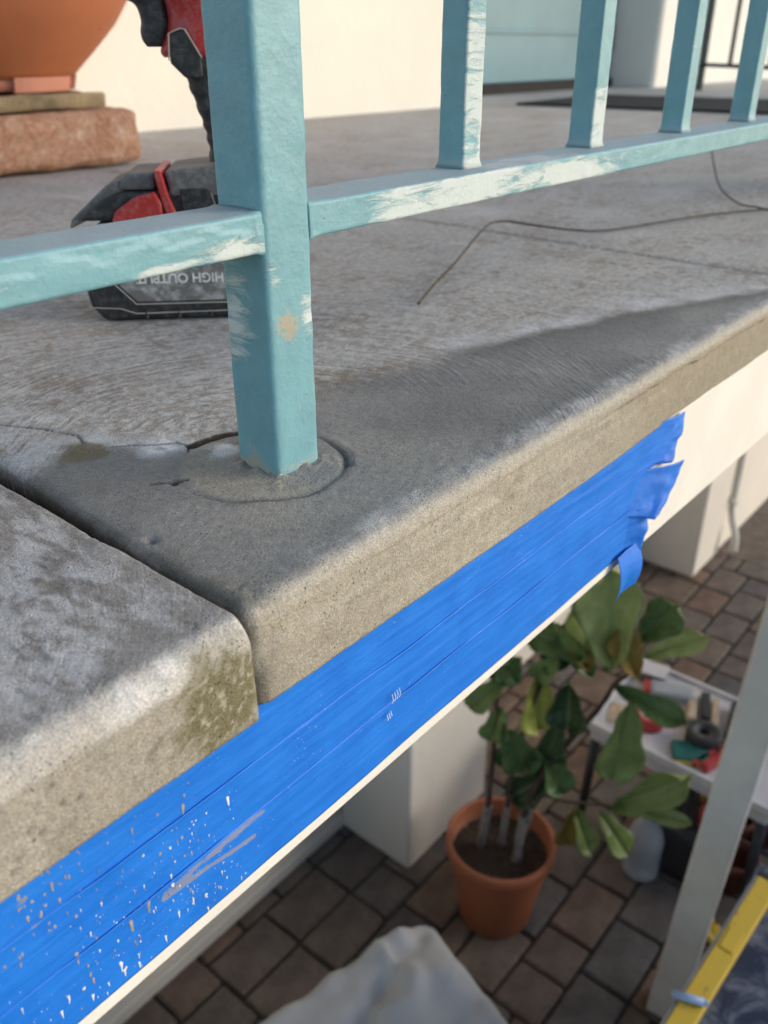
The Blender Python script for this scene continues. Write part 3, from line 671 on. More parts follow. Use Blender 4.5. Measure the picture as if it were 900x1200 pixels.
# ------------------------------------------------------------------ masking tape
def tape(label, z0, z1, x1, yoff, endfn, smear):
    xs_ = nonuni([(-1.6, -.26, .06, .003), (-.26, x1-.03, .0018, .0018), (x1-.03, x1, .0015, .0012)]); v = np.linspace(0, 1, 26)
    X, V = np.meshgrid(xs_, v, indexing='ij')
    zt = z1 + .0026*fbm(np.stack([X, X*0, X*0+z1*50], -1), 7, 6, .55); zb = z0 + .0014*fbm(np.stack([X, X*0, X*0+z0*50], -1), 8, 3)
    Z = lerp(zb, zt, V); P = np.stack([X, X*0, Z], -1)
    wr = .00085*np.abs(fbm(P*np.array((.10, 1, 1.6)), 75, 3)) + .0005*np.abs(fbm(np.stack([X*.15+Z*.8, Z, X*0], -1), 60, 3))*ss(0, .4, fbm(P+12, 10, 2)+.1) + .00025*np.abs(fbm(P*np.array((.3, 1, 1))+4, 50, 3))
    Y = -.0742-yoff-wr - .0006*ss(.90, 1.0, V)*ss(.0, .4, fbm(P+7, 14, 2)+.1)
    X2, Y2, Z2 = endfn(X, Y, Z, V)
    Pf = np.stack([X2, Y2, Z2], -1); Pb = Pf + np.array((0, .00022, 0))
    STR.append((z0, z1, xs_, v, Y)); n = Pf.shape[1]; Q = np.concatenate([Pf, Pb[:, ::-1]], 1)
    sm = smear(X, Z); sm = np.concatenate([sm, sm[:, ::-1]*0], 1)
    return tag(grid_mesh('masking_tape', Q, M_TAPE, None, closed_v=True, attrs={'smear': sm}, flip=False), label, 'tape', 'strips of blue masking tape on the fascia')
STR = []
def surf_y(x, z):
    for z0, z1, xs_, v, Y in STR[::-1]:
        if z0 <= z <= z1-.0015 or z0 == STR[0][0]:
            i = min(len(xs_)-1, int(np.searchsorted(xs_, x))); j = int(np.clip(round((z-z0)/(z1-z0)*25), 0, 25)); return float(Y[i, j])
def smear1(X, Z):
    d = seg_dist(X, Z, [(-.162, -.1165), (-.13, -.1135), (-.092, -.1125)]); d2 = seg_dist(X, Z, [(-.148, -.1175), (-.125, -.1195), (-.098, -.1235)])
    P = np.stack([X, X*0, Z], -1)
    lo = ss(-.17, -.215, X)*ss(-.098, -.085, Z)*ss(-.05, -.06, Z)
    return .78*np.exp(-(d/.0030)**2)*ss(-.168, -.14, X) + 1.0*np.exp(-(d2/.0018)**2) + .5*lo*ss(.0, .4, fbm(P, 60, 3))+.12*lo
def curl(x0, drop, out, slant):
    def f(X, Y, Z, V):
        xe = X.max(); t = np.clip((X-x0-.006*slant*(V-.5))/(xe-x0), 0, 1)
        cr = .0016*fbm(np.stack([X, Z*0, Z], -1), 70, 2)*t
        return X - .35*out*t + slant*.010*t*(V-.5), Y - out*t - out*.4*np.sin(t*3.1)*(V-.4) + cr*2.2, Z - drop*t*(1.2-V*.5)
    return f
tape('blue masking tape strip directly under the concrete edge, topmost of three', -.084, -.0500, .354, .0001, curl(.325, .003, .004, 1.6), smear1)
tape('middle strip of blue masking tape, its right end curling off the fascia', -.114, -.0805, .334, .0004, curl(.292, .005, .014, 3.2), smear1)
t3 = tape('lowest strip of blue masking tape along the white fascia lip', -.1460, -.1095, .308, .0007, curl(.285, .002, .007, .8), smear1)
# loose hanging flap of the lowest strip
u_, v_ = np.meshgrid(np.linspace(0, 1, 22), np.linspace(0, 1, 16), indexing='ij')
P = np.stack([lerp(.266, .300, v_)+.002*np.sin(u_*3)*v_, -.0785-.004*np.sin(u_*3.0)-.005*np.abs(v_-.45)*(.3+u_), -.141-.040*u_+.003*v_*u_], -1)
Pb = P+np.array((0, .00025, 0)); grid_mesh('loose_flap', np.concatenate([P, Pb[:, ::-1]], 1), M_TAPE, t3, closed_v=True, attrs={'smear': np.zeros((22, 32))})
def splat(name, spots, mat):
    bm = bmesh.new()
    for x, z, a, l in spots:
        n = 9; a *= .72; c = bm.verts.new((x, surf_y(x, z)-.00032, z)); ring = []
        for k in range(n):
            th = 2*math.pi*k/n; rr = a*random.uniform(.65, 1.3); zz = math.sin(th)*rr; zz = zz*l if zz < 0 else zz*1.2
            wx = math.cos(th)*rr*(.5 if zz < -a else .8); ring.append(bm.verts.new((x+wx, surf_y(x+wx, z+zz)-.00012, z+zz)))
        for k in range(n): bm.faces.new((c, ring[k], ring[(k+1) % n]))
    o = bobj(name, bm, mat, t3, True); o['kind'] = 'stuff'
rs = random.Random(5); sw = []; stn = []
for _ in range(150):
    x = -.105-abs(rs.gauss(0, .062)); z = rs.uniform(-.144, -.086)
    sw.append((x, z, min(.0016, .00022*math.exp(abs(rs.gauss(0, .8)))), rs.choice((1, 2, 4, 6))))
for _ in range(34): sw.append((rs.uniform(-.12, .02), rs.uniform(-.135, -.10), rs.uniform(.0002, .0004), 1.5))
for x, z in ((-.143, -.131), (-.135, -.1305), (-.172, -.138), (-.165, -.141), (-.151, -.139), (-.20, -.132), (-.196, -.127), (-.187, -.137)): sw.append((x, z, .0011, 5.0))
for _ in range(95):
    x = -.125-abs(rs.gauss(0, .05)); z = rs.uniform(-.142, -.054) if x < -.17 else rs.uniform(-.135, -.062)
    stn.append((x, z, min(.002, .0003*math.exp(abs(rs.gauss(0, .9)))), rs.choice((1, 2.5, 4.5))))
for _ in range(90): stn.append((rs.uniform(-.235, -.178), rs.uniform(-.092, -.056), rs.uniform(.0004, .0012), rs.choice((1, 1.5, 3))))
splat('white_paint_splatter', sw, M_SPLW); splat('mortar_splatter', stn, M_SPLT)
bm = bmesh.new()
for k, (x, z) in enumerate(((.0, -.1015), (.002, -.1012), (.004, -.101), (.006, -.1008), (-.004, -.113), (-.0025, -.1125), (-.001, -.112))):
    tube(bm, [(x, -.0772, z), (x+.0005, -.0777, z-.0035), (x, -.0774, z-.006 if k < 4 else z-.003)], .00028, 5)
bobj('scratch_mark', bm, M_SPLW, t3)

# ------------------------------------------------------------------ wires
def wire(name, pts, r, label):
    bm = bmesh.new(); tube(bm, spline(pts, 8), r, 8); return tag(bobj(name, bm, M_WIRE, None, True), label, 'wire')
wire('bent_wire', [(.316, .154, .003), (.38, .184, .004), (.452, .214, .006), (.55, .258, .010), (.60, .279, .0125), (.632, .288, .014), (.653, .280, .0135), (.666, .256, .0105), (.690, .216, .006), (.73, .188, .003), (.83, .160, .003), (.93, .131, .003), (1.02, .088, .003), (1.2, .0, .003)], .0013, 'brown wire with a kinked rise lying across the landing below the balusters')
wire('curved_wire', [(1.30, .30, .075), (1.22, .255, .035), (1.12, .20, .010), (1.03, .138, .004), (.99, .095, .007), (.97, .04, .004), (.98, -.03, .003)], .0013, 'short curved wire bending down beneath the far balusters')

# ------------------------------------------------------------------ cordless drill
ud = Vector((.72, -.694, 0)).normalized(); drill = tag(empty('cordless_drill', (.110, .326, .0008), math.atan2(ud.y, ud.x)), 'dusty red and black cordless drill standing on its battery behind the post', 'drill')
def extr(name, outline, y0, y1, mat, parent, bev=.003, seg=2, smooth=False):
    bm = bmesh.new(); a = [bm.verts.new((x, y0, z)) for x, z in outline]; f = bm.faces.new(a)
    r = bmesh.ops.extrude_face_region(bm, geom=[f]); bmesh.ops.translate(bm, vec=(0, y1-y0, 0), verts=[v for v in r['geom'] if isinstance(v, bmesh.types.BMVert)])
    if bev: bmesh.ops.bevel(bm, geom=list(bm.edges), offset=bev, segments=seg, profile=.5, affect='EDGES')
    return bobj(name, bm, mat, parent, smooth)
W = .076
bat = extr('battery', [(.006, 0), (.126, 0), (.134, .010), (.134, .040), (.126, .078), (.012, .078), (-.003, .062), (-.006, .028), (-.004, .012)], 0, W, M_BLACK, drill, .004, 3)
extr('label_panel', [(.034, .0155), (.124, .0155), (.126, .046), (.016, .046), (.022, .028)], -.0016, .001, M_LABEL, bat, .0006, 1)
bm = bmesh.new(); 
for pts in ([(.018, .030), (.033, .0138), (.128, .0138)], [(-.004, .012), (.020, .0105), (.032, .0062), (.130, .0072)]):
    tube(bm, [(x, -.0018, z) for x, z in pts], .0005, 5)
bobj('worn_edge', bm, M_EDGE, bat)
for k in range(4):
    bm = bmesh.new(); box(bm, (.040+.026*k, -.0008, .0042), (.003, .003, .0064), .0008); bobj('rib', bm, M_BLACK, bat)
extr('battery_shoulder', [(-.004, .0785), (.118, .0785), (.122, .100), (.052, .100), (.030, .100), (.006, .088)], .001, W-.001, M_BLACK, drill, .003, 2)
extr('release_button', [(.0215, .074), (.0620, .078), (.0625, .092), (.058, .1005), (.042, .0965), (.026, .086)], -.0045, .004, M_RED, drill, .0018, 2)
extr('foot_cover', [(.028, .1005), (.058, .1005), (.058, .1135), (.036, .1125)], .004, W-.004, M_DGREY, drill, .003, 2)
extr('bevel_panel', [(-.012, .072), (.020, .086), (.034, .1005), (.031, .108), (.020, .104), (-.010, .079)], .006, W-.006, M_DGREY, drill, .002, 2)
extr('red_strap', [(.0662, .0780), (.0745, .0780), (.0672, .1000), (.0640, .1155), (.0585, .1155), (.0612, .1000)], -.0035, W-.010, M_RED, drill, .0012, 2)
extr('foot', [(.0675, .0788), (.138, .0788), (.142, .095), (.138, .114), (.112, .1195), (.0660, .1145), (.0690, .100)], .001, W-.001, M_DGREY, drill, .003, 2)
extr('foot_inset', [(.078, .080), (.106, .080), (.101, .0995), (.096, .102), (.077, .1015)], -.0012, .003, M_BLACK, drill, .001, 1)
# grip: lofted ovals from the foot up to the head
st = [(.0965, .126, .113, .020), (.0990, .125, .124, .0165), (.0975, .127, .138, .0165), (.0945, .126, .150, .0168), (.0890, .122, .168, .0172), (.0845, .120, .182, .0178), (.0790, .118, .1915, .0180)]
def loft(name, stn_, mat, parent, n=28, rib=0, sub=5):
    rows = []; ctrl = spline(stn_, sub)
    for i, (xa, xb, z, hw_) in enumerate(ctrl):
        c = (xa+xb)/2; a = (xb-xa)/2; k = rib*(1 if (i//2) % 2 else 0); row = []
        for j in range(n):
            th = 2*math.pi*j/n; cx, sy = math.cos(th), math.sin(th); e = .75
            row.append((c+(a-k)*math.copysign(abs(cx)**e, cx), W/2+(hw_-k*.5)*math.copysign(abs(sy)**e, sy), z))
        rows.append(row)
    Q = np.array(rows); e0 = Q[:1].mean(1, keepdims=True)+0*Q[:1]; e1 = Q[-1:].mean(1, keepdims=True)+0*Q[-1:]
    return grid_mesh(name, np.concatenate([e0, Q, e1]), mat, parent, closed_v=True, flip=True)
loft('grip', st, M_BLACK, drill, rib=.0010)
loft('housing', [(.0715, .116, .1915, .0165), (.0695, .117, .1955, .0195), (.0725, .120, .203, .0205), (.0765, .124, .212, .021), (.0770, .130, .222, .022), (.0740, .140, .232, .025), (.060, .150, .245, .028), (.045, .152, .262, .030), (.042, .152, .285, .030), (.048, .146, .302, .026), (.06, .13, .310, .016)], M_RED, drill)
extr('grip_panel', [(.0780, .188), (.0795, .2070), (.0870, .2100), (.0905, .2098), (.1010, .1915), (.1010, .178), (.088, .178)], W/2-.0235, W/2-.014, M_BLACK, drill, .0015, 2)
bm = bmesh.new(); tube(bm, [(.0775, W/2-.0238, .1895), (.0790, W/2-.0238, .2072), (.0870, W/2-.0240, .2104), (.0908, W/2-.0240, .2101), (.1015, W/2-.0238, .1915)], .0006, 5); bobj('panel_edge', bm, M_EDGE, drill)
loft('trigger', [(.0600, .076, .1985, .010), (.0570, .0775, .203, .0125), (.0563, .0785, .209, .013), (.0575, .0790, .216, .013), (.0548, .0785, .2255, .013), (.0475, .078, .2300, .013), (.040, .070, .238, .012)], M_BLACK, drill)
bm = bmesh.new(); Mx = Matrix.Rotation(R(90), 3, 'Y')
lathe(bm, [(.0, 0), (.008, 0), (.016, .006), (.020, .03), (.024, .045), (.027, .047), (.027, .08), (.0, .08)], 28, (-.025, W/2, .275), Mx); bobj('chuck', bm, M_BLACK, drill, True)
def text(name, s, size, loc, rot, mat, parent, ext=.0002):
    cu_ = bpy.data.curves.new(name, 'FONT'); cu_.body = s; cu_.size = size; cu_.extrude = ext; cu_.align_x = 'CENTER'; cu_.align_y = 'CENTER'; cu_.offset = .00025
    tmp = bpy.data.objects.new(name, cu_); COL.objects.link(tmp)
    me = bpy.data.meshes.new_from_object(tmp.evaluated_get(bpy.context.evaluated_depsgraph_get())); COL.objects.unlink(tmp); bpy.data.objects.remove(tmp)
    me.materials.clear(); o = mobj(name, me, mat, parent); o.location = loc; o.rotation_euler = rot; return o
text('lettering', 'HIGH OUTPUT', .0105, (.070, -.0019, .0345), (R(90), R(180), 0), M_INK, bat)

# ------------------------------------------------------------------ big pot on stone
def rough_block(name, lo, hi, r, amp, fq, mat, n=(40, 16, 14)):
    bm = bmesh.new(); lo, hi = Vector(lo), Vector(hi); box(bm, (lo+hi)/2, hi-lo, r, 4)
    bmesh.ops.subdivide_edges(bm, edges=[e for e in bm.edges if e.calc_length() > .04], cuts=10, use_grid_fill=True)
    co = np.array([v.co[:] for v in bm.verts]); bm.normal_update(); nn = np.array([v.normal[:] for v in bm.verts])
    d = amp*fbm(co, fq, 5, .6)
    for v, k, q in zip(bm.verts, d, nn): v.co += Vector(q)*float(k)
    return bobj(name, bm, mat, None, True)
rb = tag(rough_block('stone_block', (.14, 1.19, .004), (.797, 1.49, .098), .022, .012, 30, M_GRAN), 'rough pink stone block under the terracotta pot', 'stone')
fs = tag(rough_block('flagstone', (.2, 1.20, .101), (.735, 1.50, .125), .006, .010, 16, M_FLAG), 'thin mossy flagstone between the pot and the pink block', 'stone')
bp = tag(empty('terracotta_pot', (.600, 1.375, .128)), 'large round terracotta pot standing on the flagstone', 'pot')
bm = bmesh.new(); lathe(bm, [(0, .024), (.158, .022), (.166, .03), (.20, .062), (.243, .105), (.275, .15), (.295, .21), (.300, .27), (.292, .33), (.27, .385), (.275, .40), (.275, .43), (.25, .432), (.245, .39), (.26, .33), (.262, .27), (.2, .1), (0, .05)], 72); bobj('body', bm, M_TERRA, bp, True)
bm = bmesh.new(); lathe(bm, [(0, .003), (.146, .003), (.152, .0235), (0, .0235)], 48); bobj('base', bm, M_TERRA_P, bp, True)
for k in range(6):
    bm = bmesh.new(); a0 = R(60*k+6+14); prv = None; n = 9
    rr = [(a0+R(47)*i/n) for i in range(n+1)]
    vs = [[bm.verts.new((r_*math.cos(a), r_*math.sin(a), z)) for r_, z in ((.163, .024), (.157, .001), (.140, .001), (.140, .024))] for a in rr]
    for A_, B_ in zip(vs, vs[1:]):
        for q in range(4): bm.faces.new((A_[q], A_[(q+1) % 4], B_[(q+1) % 4], B_[q]))
    bm.faces.new(vs[0]); bm.faces.new(vs[-1][::-1]); bobj('foot', bm, M_TERRA_P, bp)

# ------------------------------------------------------------------ potted fig
fig = tag(empty('potted_fig', (1.345, .60, ZG+.002)), 'fiddle leaf fig growing in an orange pot on the patio', 'plant')
bm = bmesh.new(); lathe(bm, [(0, .0), (.106, 0), (.111, .008), (.132, .16), (.150, .262), (.152, .272), (.161, .276), (.164, .285), (.164, .312), (.159, .320), (.150, .320), (.147, .312), (.143, .25), (0, .24)], 56); bobj('pot', bm, M_POTLOW, fig, True)
sn = 40; rr_, th_ = np.meshgrid(np.linspace(.0, .1425, 16), np.linspace(0, 2*math.pi, sn, endpoint=False), indexing='ij')
P = np.stack([rr_*np.cos(th_), rr_*np.sin(th_), .252+0*rr_], -1); P[..., 2] += .010*fbm(P, 40, 4)*(rr_ > 0); grid_mesh('soil', P, M_SOIL, fig, closed_v=True)
def rel(p): return (p[0]-1.345, p[1]-.60, p[2]-ZG-.002)
def stem(name, pts, r0, r1, mat):
    s = spline([rel(p) for p in pts], 6); bm = bmesh.new(); k = len(s)
    tube(bm, s, [lerp(r0, r1, i/(k-1))*(1+.12*math.sin(i*2.3)) for i in range(k)], 10); bobj(name, bm, mat, fig, True)
stem('trunk', [(1.330, .66, -1.955), (1.341, .65, -1.78)], .014, .012, M_BARK); stem('branch', [(1.341, .65, -1.785), (1.343, .647, -1.5), (1.342, .648, -1.289), (1.355, .627, -1.12)], .009, .005, M_STEM)
stem('trunk', [(1.352, .545, -1.955), (1.391, .559, -1.80)], .015, .012, M_BARK); stem('branch', [(1.391, .559, -1.805), (1.412, .513, -1.597), (1.45, .405, -1.35), (1.459, .37, -1.246), (1.469, .327, -1.19)], .010, .005, M_STEM)
stem('trunk', [(1.375, .615, -1.955), (1.369, .601, -1.77)], .012, .009, M_BARK); stem('branch', [(1.369, .601, -1.775), (1.374, .592, -1.553), (1.4, .54, -1.269), (1.43, .49, -1.16)], .008, .004, M_STEM)
stem('trunk', [(1.395, .57, -1.955), (1.401, .538, -1.76)], .011, .009, M_BARK); stem('branch', [(1.401, .538, -1.765), (1.410, .51, -1.70), (1.433, .458, -1.705), (1.48, .319, -1.67)], .007, .004, M_STEM)
G1, G2, G3, G4, G5, G6 = (.38, .42, .15), (.085, .15, .05), (.30, .18, .035), (.42, .43, .09), (.19, .25, .075), (.03, .062, .022)
LEAVES = [(1.435, .381, -1.149, 1.391, .406, -.895, .15, G1), (1.472, .329, -1.093, 1.45, .254, -.956, .093, G2), (1.459, .321, -1.198, 1.416, .363, -1.057, .082, G3), (1.479, .317, -1.149, 1.461, .189, -1.02, .06, G1),
 (1.399, .565, -1.276, 1.384, .526, -1.473, .105, G4), (1.393, .468, -1.242, 1.371, .447, -1.378, .101, G6), (1.318, .614, -1.28, 1.241, .676, -1.35, .072, G5), (1.394, .612, -1.245, 1.326, .663, -1.316, .069, G5),
 (1.336, .624, -1.444, 1.355, .528, -1.602, .108, G2), (1.401, .487, -1.402, 1.365, .504, -1.636, .106, G6), (1.454, .506, -1.64, 1.378, .599, -1.744, .098, G6), (1.43, .459, -1.196, 1.355, .554, -1.112, .079, G5),
 (1.466, .444, -1.266, 1.408, .51, -1.107, .09, G2), (1.443, .421, -1.166, 1.388, .479, -1.031, .087, G5), (1.469, .377, -1.269, 1.466, .182, -1.28, .067, G2), (1.442, .321, -1.264, 1.419, .305, -1.54, .117, G5),
 (1.479, .322, -1.668, 1.467, .164, -1.483, .095, G5), (1.495, .328, -1.684, 1.484, .137, -1.604, .043, (.16, .21, .08)), (1.463, .362, -1.702, 1.456, .246, -1.795, .077, (.15, .21, .045)), (1.458, .437, -1.726, 1.433, .426, -1.903, .066, (.30, .21, .03)),
 (1.456, .428, -1.724, 1.446, .36, -1.858, .064, G5), (1.38, .499, -1.181, 1.329, .538, -1.244, .066, G5), (1.455, .459, -1.178, 1.423, .452, -1.055, .088, G6), (1.416, .521, -1.54, 1.412, .452, -1.656, .086, G2)]
for q in ((1.40, .56, -1.20, 1.36, .58, -1.08, .09, G5), (1.425, .50, -1.22, 1.375, .55, -1.20, .085, G2), (1.45, .45, -1.23, 1.43, .50, -1.10, .09, G3), (1.36, .60, -1.30, 1.30, .62, -1.22, .08, G2), (1.44, .40, -1.20, 1.47, .36, -1.08, .09, G2), (1.39, .58, -1.50, 1.36, .62, -1.62, .09, G2), (1.35, .64, -1.40, 1.30, .63, -1.50, .08, G5)): LEAVES.append(q)
camp = Vector(mw.translation)
for i, (bx, by, bz, tx, ty, tz, wd, tint) in enumerate(LEAVES):
    b0 = Vector((bx, by, bz)); t0 = Vector((tx, ty, tz)); ax = t0-b0; L = ax.length; ax.normalize()
    nrm0 = (Vector((-.62, -.40, .68)) + Vector((random.uniform(-.2, .2), random.uniform(-.2, .2), random.uniform(-.15, .15)))); nrm0 -= ax*nrm0.dot(ax); nrm0.normalize(); sd_ = ax.cross(nrm0)
    nu, nv = 15, 11; u, v = np.meshgrid(np.linspace(0, 1, nu), np.linspace(-1, 1, nv), indexing='ij')
    prof_w = np.interp(u, [0, .06, .18, .32, .45, .62, .80, .92, 1], [.03, .22, .50, .60, .66, .92, 1.0, .74, .12])*wd*.56
    z = random.uniform(-.28, .02)*L*u*u*1.2 + random.uniform(.05, .38)*wd*v*v + random.uniform(-.2, .2)*wd*v*u + .012*np.sin(u*18+i)*np.abs(v)*1.0*wd/.1*.4 - .012*np.exp(-(v/.12)**2)
    bb, aa, ss_, nn = (np.array(q) for q in (rel(b0), ax, sd_, nrm0))
    P = bb + aa*(u*L)[..., None] + ss_*(prof_w*v)[..., None] + nn*z[..., None]
    vein = np.clip(np.exp(-(v/.13)**2) + .5*np.exp(-((np.mod(u*7-np.abs(v)*1.2, 1)-.5)/.13)**2), 0, 1)
    Pb = P - nn*.0012
    o = grid_mesh('leaf', np.concatenate([P, Pb[:, ::-1]], 1), M_LEAF, fig, closed_v=True, attrs={'vein': np.concatenate([vein, vein[:, ::-1]], 1)}); o['tint'] = (*tint, 1.0)
    o['label'] = 'large light green upright leaf at the top' if i == 0 else 'brown leaf' if tint == G3 else ''
    if not o['label']: del o['label']

# ------------------------------------------------------------------ low table and things on it
ZT = -1.75
tb = tag(empty('low_table', (2.035, .285, ZG)), 'low white plastic table crowded with tape rolls and hand tools', 'table')
boxo('table_top', (-.215, -.30, .42), (.215, .305, .444), M_PWHITE, tb, .008, 2)
for nm, lo, hi in (('rim', (-.216, -.301, .4445), (-.200, .306, .456)), ('rim', (.200, -.301, .4445), (.216, .306, .456)), ('rim', (-.199, .290, .4445), (.199, .306, .456)), ('rim', (-.199, -.301, .4445), (.199, -.285, .456))): boxo(nm, lo, hi, M_PWHITE, tb, .003, 2)
boxo('apron', (-.20, -.285, .375), (.20, .29, .4195), M_PWHITE, tb, .004)
for x in (-.185, .185):
    for y in (-.27, .275):
        bm = bmesh.new(); tube(bm, [(x, y, .374), (x*1.05, y*1.04, .003)], [.018, .013], 10); bobj('leg', bm, M_BLACK, tb, True)
ZI = ZT-.0055+.0005
def roll(name, x, y, ro, ri, h, mat, core, label, cat='tape roll'):
    e = tag(empty(name, (x, y, ZI)), label, cat)
    bm = bmesh.new(); lathe(bm, [(ri+.004, 0), (ro-.002, 0), (ro, .002), (ro, h-.002), (ro-.002, h), (ri+.004, h)], 36, close=True); bobj('tape_body', bm, mat, e, True)
    bm = bmesh.new(); lathe(bm, [(ri, .001), (ri+.0035, .001), (ri+.0035, h-.001), (ri, h-.001)], 36, close=True); bobj('core', bm, core, e, True)
roll('tape_roll', 1.945, .430, .047, .025, .045, M_RED, M_PWHITE, 'red tape roll standing alone on the white table')
roll('tape_roll', 1.975, .262, .055, .018, .05, M_BLACK, M_BLACK, 'black tape roll beside the teal pad on the white table')
def boxthing(name, label, cat, x, y, sz, rz, mat, parts=(), bev=.004):
    e = tag(empty(name, (x, y, ZI), rz), label, cat)
    bm = bmesh.new(); box(bm, (0, 0, sz[2]/2), sz, bev, 2); bobj('body', bm, mat, e)
    for nm, c, s, m in parts:
        bm = bmesh.new(); box(bm, c, s, min(s)*.2, 2); bobj(nm, bm, m, e)
boxthing('sanding_pad', 'teal pad with a yellow edge at the near rim of the table', 'pad', 1.895, .268, (.085, .11, .022), .5, M_TEALPAD, [('edge_strip', (-.046, 0, .008), (.006, .108, .012), M_YELLOW)])
boxthing('plastic_bag', 'clear plastic packet with a red end on the white table', 'packet', 2.13, .43, (.075, .15, .035), .45, M_CLEAR, [('red_end', (.0, .085, .02), (.06, .02, .03), M_RED), ('contents', (0, 0, .017), (.05, .10, .018), M_DGREY)], .01)
boxthing('wooden_float', 'pale wooden strip nearest the clear packet on the table', 'wood strip', 2.115, .355, (.17, .026, .025), .35, M_WOOD, [('end_cap', (-.090, 0, .012), (.008, .024, .022), M_STEEL)])
boxthing('paint_scraper', 'dark handled scraper between the two pale strips', 'scraper', 2.135, .318, (.13, .030, .022), .35, M_BLACK, [('blade', (-.085, 0, .008), (.05, .045, .003), M_STEEL)])
boxthing('putty_knife', 'pale strip handled putty knife beside the dark scraper', 'putty knife', 2.120, .278, (.15, .024, .022), .35, M_WOOD, [('blade', (-.095, 0, .008), (.05, .04, .003), M_STEEL)])
boxthing('spray_can', 'dark blue capped can at the far right of the table', 'can', 2.13, .215, (.15, .045, .045), .25, M_NAVY, [('cap', (-.085, 0, .022), (.02, .04, .04), M_BLACK)], .018)
boxthing('red_clamp', 'red clamp lying between the black tape roll and the pole', 'clamp', 2.035, .190, (.14, .03, .025), .1, M_RED, [('jaw', (-.06, .03, .012), (.02, .06, .02), M_RED), ('screw', (.0, .035, .012), (.11, .008, .008), M_STEEL)])
boxthing('red_grip_tool', 'red handled pliers at the near edge of the table', 'pliers', 1.90, .195, (.10, .028, .03), -.3, M_RED, [('handle', (-.01, .03, .012), (.10, .016, .02), M_RED), ('jaw', (.07, .012, .012), (.04, .03, .016), M_STEEL)])
boxthing('paper_sheet', 'sheet of tan sandpaper lying left of the red tape roll', 'sandpaper', 1.93, .525, (.10, .07, .003), .3, M_WOOD, bev=.001)
boxthing('screw_box', 'small grey screw box at the far left corner of the table', 'box', 2.17, .52, (.07, .09, .04), .2, M_DGREY, [('lid', (0, 0, .043), (.074, .094, .005), M_PWHITE)])
boxthing('utility_knife', 'yellow utility knife between the red tape roll and the packet', 'knife', 2.045, .385, (.12, .022, .016), .9, M_YELLOW, [('blade', (-.072, 0, .008), (.025, .014, .002), M_STEEL)])
boxthing('blue_rag', 'crumpled dark blue rag at the pole side of the table', 'rag', 2.17, .12, (.11, .12, .045), .4, M_BLUE, [('fold', (.0, .0, .047), (.07, .09, .02), M_BLUE)], .018)
# under the table
bag = tag(empty('tool_bag', (1.93, .24, ZG+.003), .1), 'black tool bag with red handled tools under the low table', 'bag')
bm = bmesh.new(); box(bm, (0, 0, .11), (.26, .26, .22), .03, 3); bobj('body', bm, M_BLACK, bag)
bm = bmesh.new(); tube(bm, spline([(-.09, 0, .20), (-.06, 0, .29), (.06, 0, .29), (.09, 0, .20)], 5), .010, 8); bobj('strap', bm, M_BLACK, bag, True)
for k, (x, y, m) in enumerate(((-.07, -.05, M_RED), (-.02, -.07, M_RED), (.04, -.03, M_YELLOW), (-.09, .06, M_BLUE), (.02, .05, M_RED))):
    bm = bmesh.new(); tube(bm, [(x, y, .2), (x-.02, y-.01, .33+.01*k)], [.013, .016], 8); bobj('tool_handle', bm, m, bag, True)
def jugprof(bm, s=1): lathe(bm, [(0, .002), (.052, 0), (.060, .01), (.058, .03), (.060, .05), (.057, .07), (.060, .09), (.058, .11), (.060, .13), (.058, .155), (.045, .195), (.022, .225), (.018, .23), (.018, .245), (0, .246)], 32)
jug = tag(empty('water_bottle', (1.775, .315, ZG+.004)), 'clear plastic water bottle standing on the pavers by the tool bag', 'bottle')
bm = bmesh.new(); jugprof(bm); bobj('body', bm, M_CLEAR, jug, True)
bm = bmesh.new(); lathe(bm, [(0, .0), (.019, 0), (.019, .018), (0, .018)], 20, (0, 0, .247)); bobj('cap', bm, M_PWHITE, jug)
def smallpot(x, y, s, label):
    e = tag(empty('small_pot', (x, y, ZG+.002)), label, 'pot', 'small empty pots behind the pole')
    bm = bmesh.new(); lathe(bm, [(0, 0), (.042*s, 0), (.058*s, .10*s), (.064*s, .10*s), (.066*s, .13*s), (.058*s, .13*s), (.052*s, .10*s), (.04*s, .01), (0, .01)], 28); bobj('body', bm, M_TERRA_D, e, True)
smallpot(1.915, .065, 1.05, 'small empty dark red pot nearest the white pole'); smallpot(2.165, .055, 1.2, 'small dark red pot farther from the white pole, beside the frame edge')
smallpot(2.07, .135, 1.15, 'dark red pot half hidden behind the white pole')
yc = tag(empty('yellow_clip', (1.69, .035, ZG+.002), .6), 'small yellow clip lying on the pavers beside the level', 'clip')
bm = bmesh.new(); tube(bm, spline([(-.045, 0, .012), (-.02, .02, .03), (.02, .02, .035), (.045, -.005, .015)], 5), .011, 8); bobj('grip', bm, M_YELLOW, yc, True)
bm = bmesh.new(); box(bm, (.0, -.01, .012), (.06, .03, .02), .004, 2); bobj('body', bm, M_YELLOW, yc)
# white pole
pole = tag(empty('white_pole', (1.385, .052, ZG+.002)), 'white square pole standing on the patio at the right', 'pole')
p1 = Vector((0, 0, 0)); p2 = Vector((1.388-1.385, .006-.052, -.875-ZG)); zv = (p2-p1).normalized(); xv = Vector((1, .12, 0)); xv = (xv-zv*xv.dot(zv)).normalized(); yv = zv.cross(xv)
Mp = Matrix((xv, yv, zv)).transposed()
bm = bmesh.new(); box(bm, tuple(Mp @ Vector((0, 0, 1.5))), (.080, .088, 2.99), .006, 2, Mp); bobj('shaft', bm, M_POLE, pole)
